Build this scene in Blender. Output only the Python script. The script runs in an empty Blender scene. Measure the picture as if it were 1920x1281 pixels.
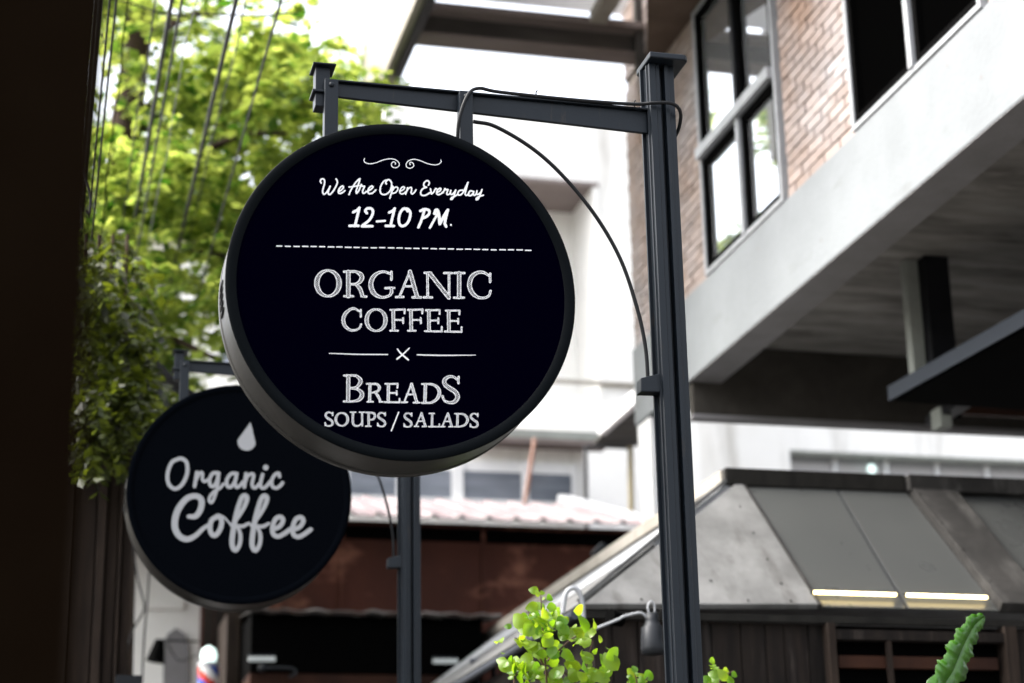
import bpy, bmesh, math, random
import numpy as np
from math import sin, cos, pi, radians, sqrt
from mathutils import Vector, Matrix

random.seed(7); rng = np.random.default_rng(7)
S = bpy.context.scene
COL = S.collection

# ------------------------------------------------------------------ camera
FPX = 3576.0                       # focal length in pixels of the 1920 px wide photo
YAW, PITCH, ROLL = radians(14.33), radians(17.53), radians(-1.157)
CAM = Vector((0, 0, 1.55))
fwd = Vector((sin(YAW)*cos(PITCH), cos(YAW)*cos(PITCH), sin(PITCH)))
_r0 = Vector((cos(YAW), -sin(YAW), 0)); _u0 = _r0.cross(fwd)
rgt = _r0*cos(ROLL) + _u0*sin(ROLL); upv = _u0*cos(ROLL) - _r0*sin(ROLL)
cd = bpy.data.cameras.new('camera'); cam = bpy.data.objects.new('camera', cd); COL.objects.link(cam)
cam.matrix_world = Matrix(((rgt.x, upv.x, -fwd.x, CAM.x), (rgt.y, upv.y, -fwd.y, CAM.y), (rgt.z, upv.z, -fwd.z, CAM.z), (0, 0, 0, 1)))
cd.sensor_width = 36; cd.lens = 36*FPX/1920
cd.clip_start = 0.05; cd.clip_end = 2000
cd.dof.use_dof = True; cd.dof.focus_distance = 5.8; cd.dof.aperture_fstop = 2.2
cd.dof.aperture_blades = 0
S.camera = cam

# ------------------------------------------------------------------ light
SUN_EL, SUN_AZ = radians(52), radians(-78)     # azimuth clockwise from +Y : sun stands to the left, a little ahead
w = bpy.data.worlds.new('World'); S.world = w; w.use_nodes = True
nt = w.node_tree; bg = nt.nodes['Background']
sky = nt.nodes.new('ShaderNodeTexSky'); sky.sky_type = 'NISHITA'; sky.sun_disc = False
sky.sun_elevation = SUN_EL; sky.sun_rotation = SUN_AZ
sky.air_density = 1.0; sky.dust_density = 6.0; sky.ozone_density = 0.6
hz = nt.nodes.new('ShaderNodeHueSaturation'); hz.inputs['Saturation'].default_value = .35; hz.inputs['Value'].default_value = 1.15
nt.links.new(sky.outputs[0], hz.inputs['Color']); nt.links.new(hz.outputs[0], bg.inputs[0]); bg.inputs[1].default_value = 0.15
sl = bpy.data.lights.new('sun', 'SUN'); sun = bpy.data.objects.new('sun', sl); COL.objects.link(sun)
sl.energy = 0.9; sl.angle = radians(16); sl.color = (1, .96, .9)
sd = Vector((sin(SUN_AZ)*cos(SUN_EL), cos(SUN_AZ)*cos(SUN_EL), sin(SUN_EL)))
sun.rotation_euler = sd.to_track_quat('Z', 'Y').to_euler()
S.view_settings.view_transform = 'Standard'; S.view_settings.look = 'None'
S.view_settings.gamma = 1; S.view_settings.use_curve_mapping = False
S.view_settings.exposure = 2.12
S.render.engine = 'CYCLES'
try:
    S.cycles.use_denoising = True; S.cycles.max_bounces = 8; S.cycles.sample_clamp_indirect = 6
except Exception: pass

# ------------------------------------------------------------------ measuring: photo pixel -> point on a real plane
def ray(x, y): return fwd + rgt*((x-960)/FPX) - upv*((y-640.5)/FPX)
def at(x, y, X=None, Y=None, Z=None):
    d = ray(x, y)
    if Y is not None: t = (Y-CAM.y)/d.y
    elif X is not None: t = (X-CAM.x)/d.x
    else: t = (Z-CAM.z)/d.z
    return CAM + d*t
def atp(x, y, p0, n):
    d = ray(x, y); return CAM + d*((p0-CAM).dot(n)/d.dot(n))

# ------------------------------------------------------------------ materials
def mat(name, col, rough=.6, metal=0, col2=None, scale=6, bump=0, bscale=40, spec=.2, stretch=(1, 1, 1), lo=.35, hi=.65, detail=6, transl=None, emit=None, rand=0, streak=None, bdist=.01, coat=0):
    m = bpy.data.materials.new(name); m.use_nodes = True; n = m.node_tree; b = n.nodes['Principled BSDF']
    L = n.links.new
    b.inputs['Base Color'].default_value = (*col, 1); b.inputs['Roughness'].default_value = rough
    b.inputs['Metallic'].default_value = metal; b.inputs['Specular IOR Level'].default_value = spec
    if coat: b.inputs['Coat Weight'].default_value = coat; b.inputs['Coat Roughness'].default_value = .15
    geo = n.nodes.new('ShaderNodeNewGeometry'); mp = n.nodes.new('ShaderNodeMapping'); mp.inputs['Scale'].default_value = stretch
    L(geo.outputs['Position'], mp.inputs['Vector'])
    csock = None
    if col2 is not None:
        t = n.nodes.new('ShaderNodeTexNoise'); t.inputs['Scale'].default_value = scale; t.inputs['Detail'].default_value = detail; t.inputs['Roughness'].default_value = .62
        L(mp.outputs[0], t.inputs['Vector'])
        r = n.nodes.new('ShaderNodeValToRGB'); r.color_ramp.elements[0].position = lo; r.color_ramp.elements[1].position = hi
        r.color_ramp.elements[0].color = (*col, 1); r.color_ramp.elements[1].color = (*col2, 1)
        L(t.outputs['Fac'], r.inputs[0]); csock = r.outputs[0]
        rr = n.nodes.new('ShaderNodeMapRange'); rr.inputs['To Min'].default_value = max(0, rough-.12); rr.inputs['To Max'].default_value = min(1, rough+.12)
        L(t.outputs['Fac'], rr.inputs['Value']); L(rr.outputs[0], b.inputs['Roughness'])
    if streak is not None:          # (colour, scale vector, lo, hi)
        c3, sv, l3, h3 = streak
        mp2 = n.nodes.new('ShaderNodeMapping'); mp2.inputs['Scale'].default_value = sv; L(geo.outputs['Position'], mp2.inputs['Vector'])
        t3 = n.nodes.new('ShaderNodeTexNoise'); t3.inputs['Scale'].default_value = 1; t3.inputs['Detail'].default_value = 8; t3.inputs['Roughness'].default_value = .65
        L(mp2.outputs[0], t3.inputs['Vector'])
        r3 = n.nodes.new('ShaderNodeMapRange'); r3.inputs['From Min'].default_value = l3; r3.inputs['From Max'].default_value = h3; L(t3.outputs['Fac'], r3.inputs['Value'])
        mx = n.nodes.new('ShaderNodeMix'); mx.data_type = 'RGBA'; L(r3.outputs[0], mx.inputs['Factor'])
        if csock: L(csock, mx.inputs['A'])
        else: mx.inputs['A'].default_value = (*col, 1)
        mx.inputs['B'].default_value = (*c3, 1); csock = mx.outputs['Result']
    if rand:
        oi = n.nodes.new('ShaderNodeObjectInfo'); hs = n.nodes.new('ShaderNodeHueSaturation'); mr = n.nodes.new('ShaderNodeMapRange')
        mr.inputs['To Min'].default_value = 1-rand; mr.inputs['To Max'].default_value = 1+rand
        L(oi.outputs['Random'], mr.inputs['Value']); L(mr.outputs[0], hs.inputs['Value'])
        if csock: L(csock, hs.inputs['Color'])
        else: hs.inputs['Color'].default_value = (*col, 1)
        csock = hs.outputs[0]
    if csock: L(csock, b.inputs['Base Color'])
    if bump:
        t2 = n.nodes.new('ShaderNodeTexNoise'); t2.inputs['Scale'].default_value = bscale; t2.inputs['Detail'].default_value = 8; L(mp.outputs[0], t2.inputs['Vector'])
        bn = n.nodes.new('ShaderNodeBump'); bn.inputs['Strength'].default_value = bump; bn.inputs['Distance'].default_value = bdist
        L(t2.outputs['Fac'], bn.inputs['Height']); L(bn.outputs[0], b.inputs['Normal'])
    if transl is not None:
        tr = n.nodes.new('ShaderNodeBsdfTranslucent'); ms = n.nodes.new('ShaderNodeMixShader'); out = n.nodes['Material Output']
        tr.inputs[0].default_value = (*transl[0], 1); ms.inputs[0].default_value = transl[1]
        L(b.outputs[0], ms.inputs[1]); L(tr.outputs[0], ms.inputs[2]); L(ms.outputs[0], out.inputs[0])
    if emit is not None:
        b.inputs['Emission Color'].default_value = (*emit[0], 1); b.inputs['Emission Strength'].default_value = emit[1]
    return m
def leafmat(name, c1, c2, t1, t2, fac, rough=.45):
    m = bpy.data.materials.new(name); m.use_nodes = True; n = m.node_tree; b = n.nodes['Principled BSDF']; L = n.links.new
    geo = n.nodes.new('ShaderNodeNewGeometry')
    mx = n.nodes.new('ShaderNodeMix'); mx.data_type = 'RGBA'; mx.inputs['A'].default_value = (*c1, 1); mx.inputs['B'].default_value = (*c2, 1)
    mt = n.nodes.new('ShaderNodeMix'); mt.data_type = 'RGBA'; mt.inputs['A'].default_value = (*t1, 1); mt.inputs['B'].default_value = (*t2, 1)
    oi = n.nodes.new('ShaderNodeObjectInfo'); ad = n.nodes.new('ShaderNodeMath'); ad.operation = 'ADD'; fr_ = n.nodes.new('ShaderNodeMath'); fr_.operation = 'FRACT'
    L(geo.outputs['Random Per Island'], ad.inputs[0]); L(oi.outputs['Random'], ad.inputs[1]); L(ad.outputs[0], fr_.inputs[0])
    L(fr_.outputs[0], mx.inputs['Factor']); L(fr_.outputs[0], mt.inputs['Factor'])
    L(mx.outputs['Result'], b.inputs['Base Color']); b.inputs['Roughness'].default_value = rough
    tr = n.nodes.new('ShaderNodeBsdfTranslucent'); L(mt.outputs['Result'], tr.inputs[0])
    ms = n.nodes.new('ShaderNodeMixShader'); ms.inputs[0].default_value = fac
    L(b.outputs[0], ms.inputs[1]); L(tr.outputs[0], ms.inputs[2]); L(ms.outputs[0], n.nodes['Material Output'].inputs[0])
    return m
M = {}
M['paint'] = mat('charcoal_paint', (.0045, .0075, .0115), .4, 0, (.007, .0105, .015), 9, .12, 120, spec=.25, streak=((.02, .018, .016), (40, 40, 6), .62, .72), bdist=.002)
M['drum'] = mat('drum_steel', (.017, .017, .0155), .42, .1, (.028, .027, .0235), 5, .1, 60, spec=.4, streak=((.04, .035, .03), (30, 30, 30), .64, .74), bdist=.002)
M['rimpaint'] = mat('rim_paint', (.0022, .0032, .0040), .5, 0, (.003, .004, .005), 7, .08, 90, spec=.03, bdist=.002)
M['face'] = mat('sign_face', (.0003, .0001, .0026), .8, 0, spec=0)
M['face2'] = mat('sign_face_matt', (.0016, .0021, .0032), .8, 0, spec=0)
M['white'] = mat('sign_white_print', (.75, .75, .75), .6, spec=.2)
M['grey'] = mat('sign_grey_print', (.30, .305, .312), .6, spec=.2)
M['rubber'] = mat('cable_rubber', (.006, .007, .008), .5, 0, (.010, .010, .011), 20)
M['black'] = mat('matt_black', (.0009, .0009, .0009), .9, spec=.03)
M['concw'] = mat('painted_concrete', (.215, .229, .237), .8, 0, (.183, .195, .202), 1.6, .25, 30, streak=((.15, .155, .155), (1.2, 1.2, 5), .60, .78))
M['band'] = mat('bare_concrete', (.22, .215, .22), .85, 0, (.18, .175, .175), 3, .3, 30)
M['soffit'] = mat('board_formed_concrete', (.13, .122, .112), .85, 0, (.34, .325, .305), 3.0, .5, 20, stretch=(.5, 2.2, 1), lo=.3, hi=.7, streak=((.10, .09, .08), (1.2, 4, 1), .55, .7))
M['downbeam'] = mat('shaded_dark_concrete', (.034, .031, .026), .9, 0, (.06, .054, .047), 4, .3, 20)  # base colour darkened for the enclosed shade below the slab
M['brick'] = mat('brick_clay', (.26, .175, .13), .85, 0, (.32, .225, .175), 14, .5, 90, rand=.16, streak=((.34, .31, .305), (1.1, 1.1, 1.3), .38, .66))
M['mortar'] = mat('mortar', (.27, .235, .21), .95, 0, (.22, .19, .17), 12, .4, 60)
M['ridge'] = mat('ridge_board', (.0065, .006, .005), .85, 0, (.015, .014, .012), 4, .4, 25, stretch=(3, 1, 1))
M['brownbeam'] = mat('weathered_brown_beam', (.040, .036, .032), .8, 0, (.070, .064, .057), 5, .35, 30, stretch=(.3, 1, 1))
M['brownsoffit'] = mat('brown_soffit', (.085, .058, .042), .85, 0, (.12, .085, .064), 4, .3, 25)
M['pinkwood'] = mat('faded_pink_wood', (.20, .165, .155), .85, 0, (.15, .125, .115), 5, .3, 30, stretch=(.3, 1, 1))
M['beige'] = mat('beige_concrete', (.27, .245, .21), .9, 0, (.36, .335, .295), 1.6, .35, 14, streak=((.19, .17, .15), (3, 3, .5), .55, .72))
M['ceil'] = mat('pale_ceiling_board', (.72, .70, .70), .85, 0, (.66, .64, .64), 2, transl=((.8, .8, .8), .45))
M['steel'] = mat('dark_steel', (.004, .0045, .006), .5, .1, (.008, .008, .010), 8)
M['offwhite'] = mat('offwhite_render', (.84, .83, .80), .9, 0, (.78, .765, .73), .7, .2, 10, streak=((.44, .42, .38), (2.5, 2.5, .30), .55, .78))
M['pwhite'] = mat('white_paint', (.80, .80, .80), .6, 0, (.74, .74, .74), 3)
M['greypaint'] = mat('grey_green_paint', (.30, .32, .29), .6, 0, (.24, .25, .23), 5)
M['alum'] = mat('window_alloy', (.36, .37, .385), .45, .1, (.30, .31, .32), 8)
M['winbrown'] = mat('window_brown_inner', (.15, .11, .09), .5)
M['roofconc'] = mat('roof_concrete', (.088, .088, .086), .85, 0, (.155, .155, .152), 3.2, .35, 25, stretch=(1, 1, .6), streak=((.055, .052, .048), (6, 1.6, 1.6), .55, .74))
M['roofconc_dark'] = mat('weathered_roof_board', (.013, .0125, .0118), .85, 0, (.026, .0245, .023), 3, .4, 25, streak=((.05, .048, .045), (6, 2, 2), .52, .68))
M['skyl'] = mat('skylight_sheet', (.05, .052, .051), .30, 0, (.056, .058, .056), 2, spec=.35)
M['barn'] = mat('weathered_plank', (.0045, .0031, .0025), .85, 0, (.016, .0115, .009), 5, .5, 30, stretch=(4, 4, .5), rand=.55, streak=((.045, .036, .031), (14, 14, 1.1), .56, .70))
M['rust'] = mat('rust_sheet', (.068, .021, .013), .8, 0, (.044, .0155, .0105), 1.4, .3, 20, stretch=(1, 1, .6), streak=((.24, .105, .07), (1.7, 1.7, 2.6), .57, .72))
M['pinkroof'] = mat('faded_pink_roof', (.155, .115, .12), .7, 0, (.22, .19, .192), 2.5, .1, 20, stretch=(3, .6, .6))
M['glass_mirror'] = mat('reflective_glass', (.75, .78, .80), .03, .9)
M['glass_dark'] = mat('dark_glass', (.0006, .0006, .0006), .35, 0, spec=0)
M['glass_blue'] = mat('blue_grey_glass', (.26, .28, .32), .15, .0, (.11, .125, .15), 1.5, stretch=(.4, 1, 2.5))
M['bark'] = mat('tree_bark', (.022, .014, .009), .95, 0, (.05, .033, .022), 9, .8, 30, stretch=(1, 1, .35), bdist=.02)
M['leaf'] = leafmat('tree_leaf', (.014, .045, .004), (.13, .19, .03), (.05, .15, .008), (.62, .70, .13), .56)
M['shadeleaf'] = leafmat('shaded_creeper_leaf', (.007, .011, .0015), (.045, .062, .005), (.014, .026, .0015), (.17, .21, .012), .4)  # shade on the lower-left foliage put into the leaf colours
M['lime'] = leafmat('shrub_leaf', (.06, .15, .006), (.17, .26, .012), (.15, .36, .006), (.46, .62, .02), .5, .4)
M['stem'] = mat('shrub_stem', (.10, .055, .04), .8, 0, (.06, .04, .03), 20)
M['cactus'] = mat('cactus_green', (.022, .075, .004), .25, 0, (.06, .17, .01), 14, .15, 60, spec=.7, transl=((.14, .38, .015), .35))
M['wood'] = mat('dark_brown_timber', (.011, .007, .005), .85, 0, (.032, .022, .016), 5, .4, 25, stretch=(4, 4, .4))
M['nearwood'] = mat('near_shaded_brown_board', (.0044, .0026, .0015), 1, 0, (.006, .0038, .0022), 5, spec=0)  # brown darkened in place of shade from cover overhead
M['paleconc'] = mat('pale_stained_wall', (.72, .71, .67), .9, 0, (.80, .79, .76), 2.5, .4, 18, streak=((.17, .16, .15), (3, 3, 1.1), .60, .72))
M['greysteel'] = mat('grey_lamp_metal', (.018, .020, .023), .45, .2)
M['tube'] = mat('lamp_tube', (1, .95, .8), .5, emit=((1, .76, .33), 2.6))
M['tubewhite'] = mat('lamp_tube_white', (.45, .5, .48), .5, emit=((.75, 1, .95), .4))
M['coldtube'] = mat('cold_tube', (.3, .31, .31), .5, emit=((.9, 1, 1), .06))
M['red'] = mat('barber_red', (.55, .05, .03), .4)
M['blue'] = mat('barber_blue', (.03, .08, .38), .4)
M['redwall'] = mat('dark_red_wall', (.040, .013, .005), .7, 0, (.018, .006, .003), 3)
M['sheetmetal'] = mat('black_sheet', (.02, .02, .02), .5, .3, (.05, .045, .04), 6)
M['curl'] = mat('sheet_edge_highlight', (.16, .14, .13), .5, .4, (.05, .045, .04), 9)  # highlights along the curled rim put into a paler colour
M['asphalt'] = mat('asphalt', (.035, .035, .037), .9, 0, (.05, .05, .05), 12, .4, 90)
M['pave'] = mat('pavement', (.08, .077, .073), .9, 0, (.11, .105, .10), 4, .3, 40)
M['rail'] = mat('blue_grey_rail', (.045, .052, .066), .45, .2)
M['rustpipe'] = mat('rust_pipe', (.22, .10, .07), .7, 0, (.30, .20, .16), 8)
M['yellowpipe'] = mat('ochre_pipe', (.33, .28, .17), .7)
M['transp'] = mat('grey_wire', (.045, .045, .048), .5)

# ------------------------------------------------------------------ mesh helpers
class MB:
    def __init__(s): s.v = []; s.f = []; s.mi = []; s.sm = []
    def add(s, vs, fs, mi=0, smooth=False):
        o = len(s.v); s.v += [tuple(v) for v in vs]; s.f += [tuple(i+o for i in f) for f in fs]; s.mi += [mi]*len(fs); s.sm += [smooth]*len(fs); return s
    def box(s, x0, x1, y0, y1, z0, z1, mi=0):
        vs = [(x, y, z) for z in (z0, z1) for y in (y0, y1) for x in (x0, x1)]
        return s.add(vs, [(0, 2, 3, 1), (4, 5, 7, 6), (0, 1, 5, 4), (2, 6, 7, 3), (0, 4, 6, 2), (1, 3, 7, 5)], mi)
    def prism(s, pts, off, mi=0):            # polygon + extrusion vector
        pts = [Vector(p) for p in pts]; off = Vector(off); n = len(pts)
        vs = pts+[p+off for p in pts]
        fs = [tuple(range(n))[::-1], tuple(range(n, 2*n))]+[(i, (i+1) % n, (i+1) % n+n, i+n) for i in range(n)]
        nn = (pts[1]-pts[0]).cross(pts[2]-pts[1])
        if nn.dot(off) < 0: fs = [f[::-1] for f in fs]
        return s.add(vs, fs, mi)
    def tube(s, pts, r, n=8, mi=0, cap=True):
        pts = [Vector(p) for p in pts]; rs = r if isinstance(r, (list, tuple)) else [r]*len(pts)
        vs = []; prev = None
        for i, p in enumerate(pts):
            t = (pts[min(i+1, len(pts)-1)]-pts[max(i-1, 0)]).normalized()
            if prev is None: a = t.orthogonal().normalized()
            else: a = (prev-t*prev.dot(t)).normalized()
            prev = a; b = t.cross(a)
            for k in range(n): vs.append(p+(a*cos(2*pi*k/n)+b*sin(2*pi*k/n))*rs[i])
        fs = [(i*n+k, i*n+(k+1) % n, (i+1)*n+(k+1) % n, (i+1)*n+k) for i in range(len(pts)-1) for k in range(n)]
        s.add(vs, fs, mi, True)
        if cap: s.add(vs[:n], [tuple(range(n))[::-1]], mi); s.add(vs[-n:], [tuple(range(n))], mi)
        return s
    def lathe(s, prof, c, axis='Y', n=96, mi=0, smooth=True):   # prof: (radius, axial)
        c = Vector(c); vs = []
        for r, a in prof:
            for k in range(n):
                t = 2*pi*k/n
                if axis == 'Y': vs.append(c+Vector((r*cos(t), a, r*sin(t))))
                else: vs.append(c+Vector((r*cos(t), r*sin(t), a)))
        fs = [(i*n+k, (i+1)*n+k, (i+1)*n+(k+1) % n, i*n+(k+1) % n) for i in range(len(prof)-1) for k in range(n)]
        return s.add(vs, fs, mi, smooth)
    def mesh(s, name, mats):
        me = bpy.data.meshes.new(name); me.from_pydata(s.v, [], s.f)
        for m in (mats if isinstance(mats, (list, tuple)) else [mats]): me.materials.append(m)
        me.polygons.foreach_set('material_index', s.mi); me.polygons.foreach_set('use_smooth', s.sm); me.update()
        return me
    def build(s, name, mats, parent=None, bevel=0, fixn=False):
        me = s.mesh(name, mats)
        if fixn:
            bm = bmesh.new(); bm.from_mesh(me); bmesh.ops.remove_doubles(bm, verts=bm.verts, dist=1e-5); bmesh.ops.recalc_face_normals(bm, faces=bm.faces); bm.to_mesh(me); bm.free()
        o = bpy.data.objects.new(name, me); COL.objects.link(o)
        if parent is not None: o.parent = parent; o.matrix_parent_inverse = parent_inv(parent)
        if bevel:
            b = o.modifiers.new('bevel', 'BEVEL'); b.width = bevel; b.segments = 2; b.limit_method = 'ANGLE'
        return o
def world_loc(o):
    v = Vector(o.location)
    return v
def parent_inv(p):
    m = Matrix.Translation(p.location)
    q = p.parent
    if q is not None: m = Matrix.Translation(q.location) @ q.matrix_parent_inverse @ m if False else m
    return full(p).inverted()
def full(o):
    m = Matrix.LocRotScale(o.location, o.rotation_euler, o.scale)
    if o.parent is not None: m = full(o.parent) @ o.matrix_parent_inverse @ m
    return m
def thing(name, label, cat, loc=(0, 0, 0), group=None):
    o = bpy.data.objects.new(name, None); COL.objects.link(o); o.location = loc; o.empty_display_size = .1
    return tag(o, label, cat, group)
def tag(o, label=None, cat=None, group=None, kind=None):
    if label: o['label'] = label
    if cat: o['category'] = cat
    if group: o['group'] = group
    if kind: o['kind'] = kind
    return o
def inst(name, me, parent, loc, rot=None, sc=None):      # an object sharing mesh data, world placed
    o = bpy.data.objects.new(name, me); COL.objects.link(o)
    if parent is not None: o.parent = parent; o.matrix_parent_inverse = parent_inv(parent)
    o.location = loc
    if rot is not None: o.rotation_euler = rot
    if sc is not None: o.scale = sc
    return o
def crom(P, n=8):
    P = [Vector(p) for p in P]
    if len(P) < 3: return P
    Q = [P[0]*2-P[1]]+P+[P[-1]*2-P[-2]]; out = []
    for i in range(1, len(Q)-2):
        a, b, c, d = Q[i-1:i+3]
        for k in range(n):
            t = k/n
            out.append(.5*((2*b)+(c-a)*t+(2*a-5*b+4*c-d)*t*t+(3*b-a-3*c+d)*t**3))
    return out+[P[-1]]

# ================================================================== SETTING
g = MB().box(-400, 400, -400, 600, -.3, 0).build('ground', M['pave']); tag(g, kind='structure')
g = MB().box(-2.2, .9, -30, 60, .002, .006).build('road', M['asphalt']); tag(g, kind='structure')

# ================================================================== LETTERING
CROPS = {5: (580, 270, 5.486), 6: (570, 480, 5.0526), 7: (570, 680, 5.0526), 8: (280, 770, 4.269)}
def expand(st):
    pts, r = st
    n = len(pts)
    rs = list(r) if isinstance(r, (list, tuple)) else [r]*n
    if n == 1: return np.array([[*pts[0]], [*pts[0]]], float), np.array([rs[0], rs[0]], float)
    if len(rs) < n: rs = list(np.interp(np.linspace(0, 1, n), np.linspace(0, 1, len(rs)), rs))
    if n == 2: return np.array(pts, float), np.array(rs, float)
    C3 = crom([(p[0], p[1], q) for p, q in zip(pts, rs)], 6)
    a = np.array([(c.x, c.y, c.z) for c in C3]); return a[:, :2], a[:, 2]
def ell(cx, cy, rx, ry, hs, ht, tilt=0):
    P = []; R = []
    for k in range(25):
        t = 2*pi*k/24; x, y = rx*cos(t), ry*sin(t)
        P.append((cx+x*cos(tilt)-y*sin(tilt), cy+x*sin(tilt)+y*cos(tilt))); R.append(ht+(hs-ht)*abs(cos(t))**1.3)
    return (P, R)
def field(strokes, X, Yg):
    D = np.full(X.shape, 1e9)
    for st in strokes:
        P, R = expand(st)
        for (a, b, ra, rb) in zip(P[:-1], P[1:], R[:-1], R[1:]):
            ab = b-a; L2 = ab@ab+1e-9
            t = np.clip(((X-a[0])*ab[0]+(Yg-a[1])*ab[1])/L2, 0, 1)
            d = np.hypot(X-a[0]-t*ab[0], Yg-a[1]-t*ab[1])-(ra+(rb-ra)*t)
            np.minimum(D, d, out=D)
    return D
def letter_mesh(mb, strokes, crop, plane_y, step, style='solid', ow=3.0, hatch=9.0, hd=.45, ang=None):
    ox, oy, sc = CROPS[crop]
    allp = np.concatenate([expand(s)[0] for s in strokes]); mr = max(expand(s)[1].max() for s in strokes)+ow+step*2
    x0, y0 = allp.min(0)-mr; x1, y1 = allp.max(0)+mr
    xs = np.arange(x0, x1+step, step); ys = np.arange(y0, y1+step, step)
    X, Yg = np.meshgrid(xs, ys)
    D = field(strokes, X, Yg)
    if style == 'solid': Fd = D
    else:
        ang = ang if ang is not None else -.75
        wob = 1.6*np.sin(X*.11+Yg*.05)+1.2*np.sin(Yg*.17)
        ph = ((X*sin(ang)+Yg*cos(ang)+wob)/hatch) % 1.0
        stripe = (np.abs(ph-.5)-hd/2)*hatch
        Fd = np.minimum(np.abs(D+ow*.4)-ow*(1+.18*np.sin(X*.07+Yg*.09)), np.maximum(D, stripe))
    cache = {}
    def vert(px, py):
        k = (round(px, 3), round(py, 3))
        if k not in cache:
            cache[k] = len(mb.v); mb.v.append(tuple(at(ox+px/sc, oy+py/sc, Y=plane_y)))
        return cache[k]
    ny, nx = X.shape
    neg = Fd < 0
    cells = np.argwhere(neg[:-1, :-1] | neg[1:, :-1] | neg[:-1, 1:] | neg[1:, 1:])
    for j, i in cells:
        cs = [(xs[i], ys[j], Fd[j, i]), (xs[i+1], ys[j], Fd[j, i+1]), (xs[i+1], ys[j+1], Fd[j+1, i+1]), (xs[i], ys[j+1], Fd[j+1, i])]
        poly = []
        for k in range(4):
            a, b = cs[k], cs[(k+1) % 4]
            if a[2] < 0: poly.append(vert(a[0], a[1]))
            if (a[2] < 0) != (b[2] < 0):
                t = a[2]/(a[2]-b[2]); poly.append(vert(a[0]+t*(b[0]-a[0]), a[1]+t*(b[1]-a[1])))
        q = [p for k, p in enumerate(poly) if p != poly[k-1]]
        if len(q) >= 3: mb.f.append(tuple(q[::-1])); mb.mi.append(0); mb.sm.append(False)

def sh(st, dx, dy=0): return [([(x+dx, y+dy) for x, y in p], r) for p, r in st]
W5 = 8
ORN = [([(568,150),(562,172),(580,195),(630,204),(690,192),(760,165),(830,153),(885,163),(922,195),(920,228),(885,246),(850,232),(846,200),(868,184),(885,195),(884,210)], 4.2),
       ([(1352,165),(1356,185),(1330,208),(1285,216),(1215,202),(1140,172),(1075,158),(1020,175),(995,210),(1005,240),(1040,250),(1072,230),(1068,200),(1045,188),(1032,198),(1038,215)], 4.2)]
T_WE = [([(122,402),(113,382),(125,362),(148,363),(158,388),(152,425),(140,468),(138,500),(152,518),(178,498),(203,458),(215,435)], W5),
        ([(215,435),(198,480),(194,508),(210,520),(240,492),(272,440),(288,400),(284,375),(275,360)], W5),
        ([(302,488),(328,476),(350,450),(346,434),(326,440),(306,466),(298,492),(306,508),(328,507),(350,494),(366,480)], W5)]
T_ARE = [([(408,520),(425,480),(460,420),(497,375),(521,358)], W5), ([(521,358),(512,395),(494,445),(481,488),(486,508)], [W5, W5]),
         ([(408,444),(455,438),(512,428)], 7), ([(486,508),(508,482),(526,440),(534,418),(545,436),(568,436),(553,470),(548,498),(562,508),(590,488)], W5),
         ([(600,486),(636,466),(655,443),(642,433),(616,452),(602,486),(612,510),(640,509),(666,492),(684,474)], W5)]
T_OPEN = [([(812,368),(770,382),(738,428),(728,480),(744,515),(786,519),(826,488),(846,436),(842,392),(818,368),(795,380),(786,402),(792,412)], W5),
          ([(862,438),(846,500),(828,558)], W5), ([(856,478),(880,448),(906,446),(910,470),(886,500),(850,510)], 7),
          ([(932,488),(964,472),(980,450),(964,441),(940,462),(930,494),(946,515),(974,508),(996,488)], 7),
          ([(1010,450),(1000,490),(990,518)], 7), ([(998,490),(1024,456),(1048,448),(1052,474),(1046,503),(1062,514),(1085,492),(1097,473)], 7.5)]
T_EV = [([(1226,424),(1234,400),(1222,380),(1198,384),(1178,408),(1182,436),(1206,446)], W5), ([(1206,446),(1168,460),(1146,494),(1152,524),(1182,531),(1216,518),(1243,498)], W5),
        ([(1246,462),(1252,488),(1256,514),(1280,494),(1297,462),(1308,462)], W5), ([(1310,502),(1340,486),(1354,463),(1338,458),(1316,478),(1310,508),(1324,522),(1350,515),(1376,494)], W5),
        ([(1376,502),(1390,472),(1396,460),(1406,472),(1426,470),(1416,498),(1416,518),(1434,520),(1452,502)], W5),
        ([(1455,478),(1450,508),(1466,521),(1490,500),(1506,474)], W5), ([(1506,474),(1490,530),(1472,566),(1455,570),(1462,554),(1500,536),(1530,514)], W5),
        ([(1576,476),(1546,480),(1528,504),(1531,524),(1556,524),(1582,498),(1610,440),(1632,396)], W5), ([(1632,396),(1612,470),(1603,514),(1616,530),(1640,514)], [W5, W5]),
        ([(1686,488),(1656,484),(1638,508),(1641,530),(1665,529),(1690,500)], W5), ([(1692,490),(1686,518),(1700,529),(1718,512)], W5),
        ([(1724,482),(1720,512),(1736,520),(1764,496),(1776,470)], W5), ([(1776,470),(1755,530),(1737,566),(1718,574),(1720,558),(1750,541),(1790,528)], W5)]
R12 = 13.5
T_12 = [([(452,702),(490,682),(515,657)], R12), ([(515,657),(492,750),(470,842)], R12), ([(413,843),(505,842)], R12),
        ([(592,712),(576,692),(590,668),(625,662),(652,682),(650,722),(618,782),(545,842)], R12), ([(540,847),(648,846)], R12), ([(694,798),(778,791)], 11),
        ([(822,705),(855,690),(878,664)], R12), ([(878,664),(856,750),(836,842)], R12), ([(786,843),(870,844)], R12),
        ([(1012,692),(992,667),(962,672),(932,715),(920,780),(932,832),(966,844),(1008,816),(1034,758),(1038,702),(1012,670),(988,668)], R12)]
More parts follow.
